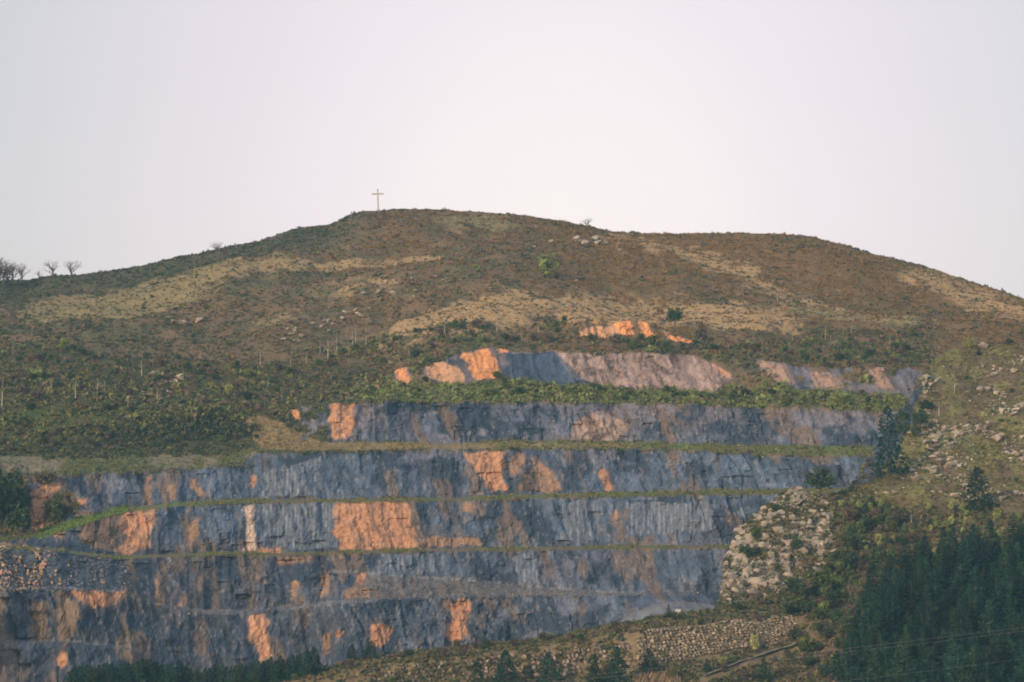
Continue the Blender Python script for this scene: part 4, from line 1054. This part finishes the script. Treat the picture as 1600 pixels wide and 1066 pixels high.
# --- pale stemmed birches
bl = [(222, 592, 566), (118, 622, 596), (153, 618, 592), (163, 612, 594), (80, 610, 590), (3, 640, 598), (286, 590, 578), (407, 572, 545), (500, 556, 535), (512, 560, 534), (526, 556, 530), (545, 552, 536), (551, 545, 520), (555, 540, 516), (573, 540, 516), (609, 535, 520), (643, 530, 520), (694, 530, 505), (775, 514, 492), (785, 512, 496), (925, 496, 478), (970, 496, 476), (974, 496, 478), (982, 496, 476), (1215, 470, 450), (455, 572, 552), (478, 566, 548), (1268, 476, 462), (1490, 612, 585), (1467, 640, 612), (1425, 690, 668), (1425, 830, 808), (20, 560, 545), (312, 560, 542), (130, 560, 545), (640, 560, 548), (1183, 1008, 975), (200, 640, 620), (245, 628, 606), (1130, 520, 500), (1190, 520, 502), (1290, 530, 508), (1330, 528, 510), (1390, 540, 520), (840, 520, 500), (815, 525, 505)]
for x, b_, t_ in bl:
    sh = 'B' if b_ > topB(x) else 'A'
    p = Vector(on_sheet(x, b_, sh))
    wh_ = 'left of the quarry' if x < 480 else ('above the upper orange cut' if x < 760 else ('above the top quarry face' if x < 1350 else 'on the slope right of the quarry'))
    tree('birch', bir_k[random.randrange(3)], p, (b_ - t_) * mpp(p) * 1.1, 6, 'slim pale stemmed birch ' + wh_, 'tree', 'pale birches ' + wh_, 1.2)
# --- larger shrubs of the slopes and the benches, one by one
def shrubs(poly, n, seed, kinds, hmin, hmax, where, sh='A', dmin=2.2):
    YY, PP, XX = (AY, PA, AX) if sh == 'A' else (BY, PB, BX)
    dn = inpoly(XX, YY, poly) * 1.0
    if sh == 'A': dn = dn * (rockm < .5)
    names = ['dark green', 'fresh green', 'brown']
    for p, x, y in spaced(PP, YY, dn, n, seed, dmin):
        k = random.choice(kinds)
        tree('shrub', shrub_k[k], p, random.uniform(hmin, hmax), 2.5, names[k] + ' shrub ' + where, 'shrub', names[k] + ' shrubs ' + where, 1.1, 'stem')
shrubs([(560, 606), (780, 586), (1100, 612), (1410, 620), (1410, 640), (1000, 626), (560, 624)], 62, 31, (0, 1, 1), 1.8, 3.4, 'on the hedge bench above the long grey rock face')
shrubs([(0, 560), (300, 550), (450, 560), (560, 600), (450, 620), (300, 630), (0, 680)], 46, 32, (0, 0, 1, 2), 2, 4, 'on the slope above the left terrace', dmin=4)
shrubs([(0, 690), (200, 658), (330, 642), (400, 650), (400, 700), (200, 704), (0, 706)], 36, 33, (0, 2, 0, 1), 1.6, 3, 'on the bank of the left terrace', dmin=3)
shrubs([(880, 532), (1180, 542), (1430, 525), (1440, 600), (1250, 572), (1120, 552), (880, 544)], 44, 34, (0, 2, 1, 1), 2, 4, 'above the right half of the top quarry face', dmin=4)
shrubs([(640, 520), (900, 505), (900, 530), (700, 538), (560, 590), (480, 570)], 26, 35, (0, 2, 1), 2, 3.6, 'between the birches above the upper orange cut', dmin=4)
shrubs([(440, 1062), (700, 1015), (1000, 972), (1240, 955), (1240, 968), (1000, 990), (700, 1030), (440, 1078)], 40, 36, (0, 2, 2, 1), 1.4, 2.8, 'along the top of the bank below the quarry', 'B', 2.5)
shrubs([(600, 1050), (1000, 1040), (1240, 1005), (1240, 1100), (600, 1100)], 26, 37, (0, 2, 1), 1.6, 3.2, 'at the foot of the bank at the bottom', 'B', 3)
shrubs([(1440, 600), (1600, 560), (1650, 760), (1420, 780), (1400, 700)], 16, 38, (0, 1), .9, 1.8, 'between the pale rocks of the right slope', 'B', 4)

# ------------------------------------------------------------------ the cross on the summit
cp = Vector(on_sheet(592, 328.5, 'A'))
cr = bpy.data.objects.new('summit_cross', None); C.objects.link(cr); cr.location = cp
tag(cr, 'tall pale cross standing on the hilltop against the sky', 'cross')
def beam(name, pts, hw, hd, parent, cap=0, col=c3(.42, .36, .33)):
    import bmesh
    bm = bmesh.new()
    a, b = Vector(pts[0]), Vector(pts[1])
    up_ = (b - a).normalized(); side = Vector((0, 1, 0)); ot = up_.cross(side).normalized()
    vsx = []
    for p, s in ((a, 1.0), (b, pts[2] if len(pts) > 2 else 1.0)):
        for sx, sy in ((-1, -1), (1, -1), (1, 1), (-1, 1)):
            vsx.append(bm.verts.new(p + ot * hw * s * sx + side * hd * s * sy))
    for f in ((0, 1, 2, 3), (7, 6, 5, 4), (0, 4, 5, 1), (1, 5, 6, 2), (2, 6, 7, 3), (3, 7, 4, 0)): bm.faces.new([vsx[i] for i in f])
    bmesh.ops.recalc_face_normals(bm, faces=bm.faces)
    bmesh.ops.bevel(bm, geom=list(bm.edges), offset=.05, segments=1, affect='EDGES')
    me = bpy.data.meshes.new(name); bm.to_mesh(me); bm.free()
    at = me.attributes.new('col', 'FLOAT_COLOR', 'POINT')
    at.data.foreach_set('color', np.tile((*col, 1), len(me.vertices)).astype(np.float32))
    me.materials.append(M_wood)
    return add(name, me, parent)
m_ = mpp(cp)
beam('shaft', [(0, 0, -1.2), (-.35, 0, 32.5 * m_), .85], .32, .32, cr)
beam('crossbar', [(-9.4 * m_ - .3, 0, 26.4 * m_), (9.0 * m_ - .3, 0, 26.8 * m_)], .29, .26, cr)
beam('finial', [(-.35, 0, 32.5 * m_), (-.35, 0, 34.3 * m_), .6], .36, .36, cr, col=c3(.25, .21, .19))
beam('plinth', [(0, 0, -.8), (0, 0, .5), .85], 1.1, 1.1, cr, col=c3(.35, .32, .29))

# ------------------------------------------------------------------ walls of big stone blocks
def block_wall(name, y_top, y_bot, xa, xb_, rows, label, skip, col, bw=5.6, seed=1):
    r_ = np.random.default_rng(seed)
    base = [rock_shape(700 + i)[0] for i in range(8)]
    Vs, Fs, Cs = [], [], []; nv = len(IV); n = 0
    for r in range(rows):
        t = (r + .5) / rows; x = xa + r_.uniform(0, 4)
        while x < xb_:
            wpx = bw * r_.uniform(.75, 1.3)
            y = y_top(x) * (1 - t) + y_bot(x) * t
            if r_.random() > skip and y < 1125:
                p = on_sheet(x + wpx / 2, y, 'B'); m = mpp(p); hpx = (y_bot(x) - y_top(x)) / rows
                V = np.clip(base[n % 8] * 1.35, -.8, .8) / .8
                V = V * np.array((wpx * m * .49, .75, hpx * m * .52)) + p + np.array((0, -.25 + r_.uniform(-.15, .15), r_.uniform(-.05, .05)))
                Vs.append(V); Fs.append(IF + n * nv); Cs.append(np.tile(col * r_.uniform(.55, 1.3), (nv, 1))); n += 1
            x += wpx
    me = np_mesh(name, np.concatenate(Vs), np.concatenate(Fs), np.concatenate(Cs), 'POINT', M_stone)
    o = add(name, me); tag(o, label, 'wall')
block_wall('stone_wall', pl([(985, 1000), (1010, 984), (1050, 982), (1100, 978), (1190, 966), (1240, 968)]), pl([(985, 1040), (1010, 1042), (1060, 1032), (1140, 1018), (1245, 1000)]), 992, 1238, 11, 'stepped retaining wall of pale square blocks left of the wood', .07, c3(.33, .265, .19), bw=5.2)
block_wall('stone_wall', pl([(740, 1028), (860, 1012), (985, 1000)]), pl([(740, 1062), (860, 1058), (985, 1040)]), 744, 984, 7, 'overgrown retaining wall of blocks behind the bottom conifers', .62, c3(.27, .22, .17), seed=2)
block_wall('stone_wall', pl([(570, 1046), (640, 1038), (740, 1030)]), pl([(570, 1080), (740, 1076)]), 574, 738, 7, 'overgrown block wall at the bottom left of the conifers', .66, c3(.27, .22, .17), seed=3)

# ------------------------------------------------------------------ path, reeds, cables, hut
pp = [(1096, 1060), (1110, 1054), (1130, 1045), (1150, 1038), (1175, 1028), (1200, 1020), (1225, 1012), (1248, 1007), (1262, 1003)]
L, V = [], []
pw = [on_sheet(x, y, 'B') for x, y in pp]; pw = [(pw[max(i - 1, 0)] + pw[i] + pw[min(i + 1, len(pw) - 1)]) / 3 for i in range(len(pw))]
for p in pw:
    V.append(p + np.array((0, .6, .62))); V.append(p + np.array((.2, -.9, .38)))
Fq = [[2 * i, 2 * i + 1, 2 * i + 3, 2 * i + 2] for i in range(len(pp) - 1)]
add('path', np_mesh('path', np.array(V), np.array(Fq), np.tile(c3(.23, .21, .16), (len(V), 1)), 'POINT', M_hill))['kind'] = 'structure'
# reeds
rz = inpoly(BX, BY, [(975, 1062), (1050, 1050), (1070, 1075), (1080, 1110), (975, 1110)]) * 1.0
pts, ri, ci = sample(PB, BY, rz, 2600, 41)
r_ = np.random.default_rng(42); n = len(pts)
hh = r_.uniform(1.2, 2.6, n)[:, None] * np.array((0, 0, 1.)); ww = r_.normal(size=(n, 3)) * np.array((.1, .1, 0))
Vr = np.stack([pts - ww, pts + ww, pts + hh + r_.normal(size=(n, 3)) * .25], 1).reshape(-1, 3)
o = add('reeds', np_mesh('reeds', Vr, np.arange(n * 3).reshape(n, 3), np.tile(c3(.36, .25, .15), (n, 1)) * r_.uniform(.6, 1.3, (n, 1)), 'FACE', M_leaf))
tag(o, 'dry tan reeds at the bottom edge right of the conifers', 'reeds', None, 'stuff')
# cables crossing in front of the wood
def cable(a, b, D0, D1, sag, label):
    pts = []
    for i in range(41):
        t = i / 40
        q = px2w(a[0] * (1 - t) + b[0] * t, a[1] * (1 - t) + b[1] * t, D0 * (1 - t) + D1 * t)
        q = q + np.array((0, 0, -sag * 4 * t * (1 - t))); pts.append(q)
    V, Fc = tube(pts, [.011] * 41, 5)
    o = add('power_cable', np_mesh('power_cable', V, Fc, np.tile(c3(.3, .3, .3), (len(V), 1)), 'POINT', M_wood)); tag(o, label, 'cable')
cable((560, 1085), (1900, 940), 900, 880, 1.6, 'upper of the two upper thin power cables crossing in front of the wood')
cable((560, 1091), (1900, 946), 896, 876, 1.6, 'lower of the two upper thin power cables crossing in front of the wood')
cable((900, 1105), (1900, 985), 890, 876, 1.4, 'lowest thin power cable crossing in front of the wood')
# small white hut with a dark roof on the quarry floor
hp = Vector(on_sheet(1058, 959, 'A'))
hut = bpy.data.objects.new('site_cabin', None); C.objects.link(hut); hut.location = hp
tag(hut, 'small white cabin with a dark blue roof on the pale quarry floor', 'cabin')
import bmesh
def boxes(name, bl_, parent, col):
    bm = bmesh.new()
    for (x0, x1, y0, y1, z0, z1) in bl_:
        vv = [bm.verts.new(v) for v in ((x0, y0, z0), (x1, y0, z0), (x1, y1, z0), (x0, y1, z0), (x0, y0, z1), (x1, y0, z1), (x1, y1, z1), (x0, y1, z1))]
        for f in ((3, 2, 1, 0), (4, 5, 6, 7), (0, 1, 5, 4), (1, 2, 6, 5), (2, 3, 7, 6), (3, 0, 4, 7)): bm.faces.new([vv[i] for i in f])
    me = bpy.data.meshes.new(name); bm.to_mesh(me); bm.free()
    at = me.attributes.new('col', 'FLOAT_COLOR', 'POINT')
    at.data.foreach_set('color', np.tile((*col, 1), len(me.vertices)).astype(np.float32))
    me.materials.append(M_wood); return add(name, me, parent)
boxes('wall', [(-.85, .85, -.85, .85, -.4, 1.5)], hut, c3(.5, .53, .58))
boxes('roof', [(-1.1, 1.1, -1.1, 1.1, 1.5, 2.2)], hut, c3(.10, .13, .2))

# ------------------------------------------------------------------ thin evening haze between the camera and the hill
boxes('haze', [(-2600, 2600, -400, 2300, -70, 330)], None, c3(1, 1, 1))
hz = bpy.data.objects['haze']; hz['kind'] = 'stuff'; tag(hz, 'thin blue evening haze in the air before the hill', 'haze')
hm = bpy.data.materials.new('haze air'); hm.use_nodes = True
hn = hm.node_tree; hn.nodes.remove(hn.nodes['Principled BSDF'])
pv = hn.nodes.new('ShaderNodeVolumePrincipled')
pv.inputs['Color'].default_value = (.36, .76, 1.0, 1)
pv.inputs['Density'].default_value = HAZE
hn.links.new(pv.outputs[0], hn.nodes['Material Output'].inputs['Volume'])
hz.data.materials.clear(); hz.data.materials.append(hm)
print('objects', len(bpy.data.objects))
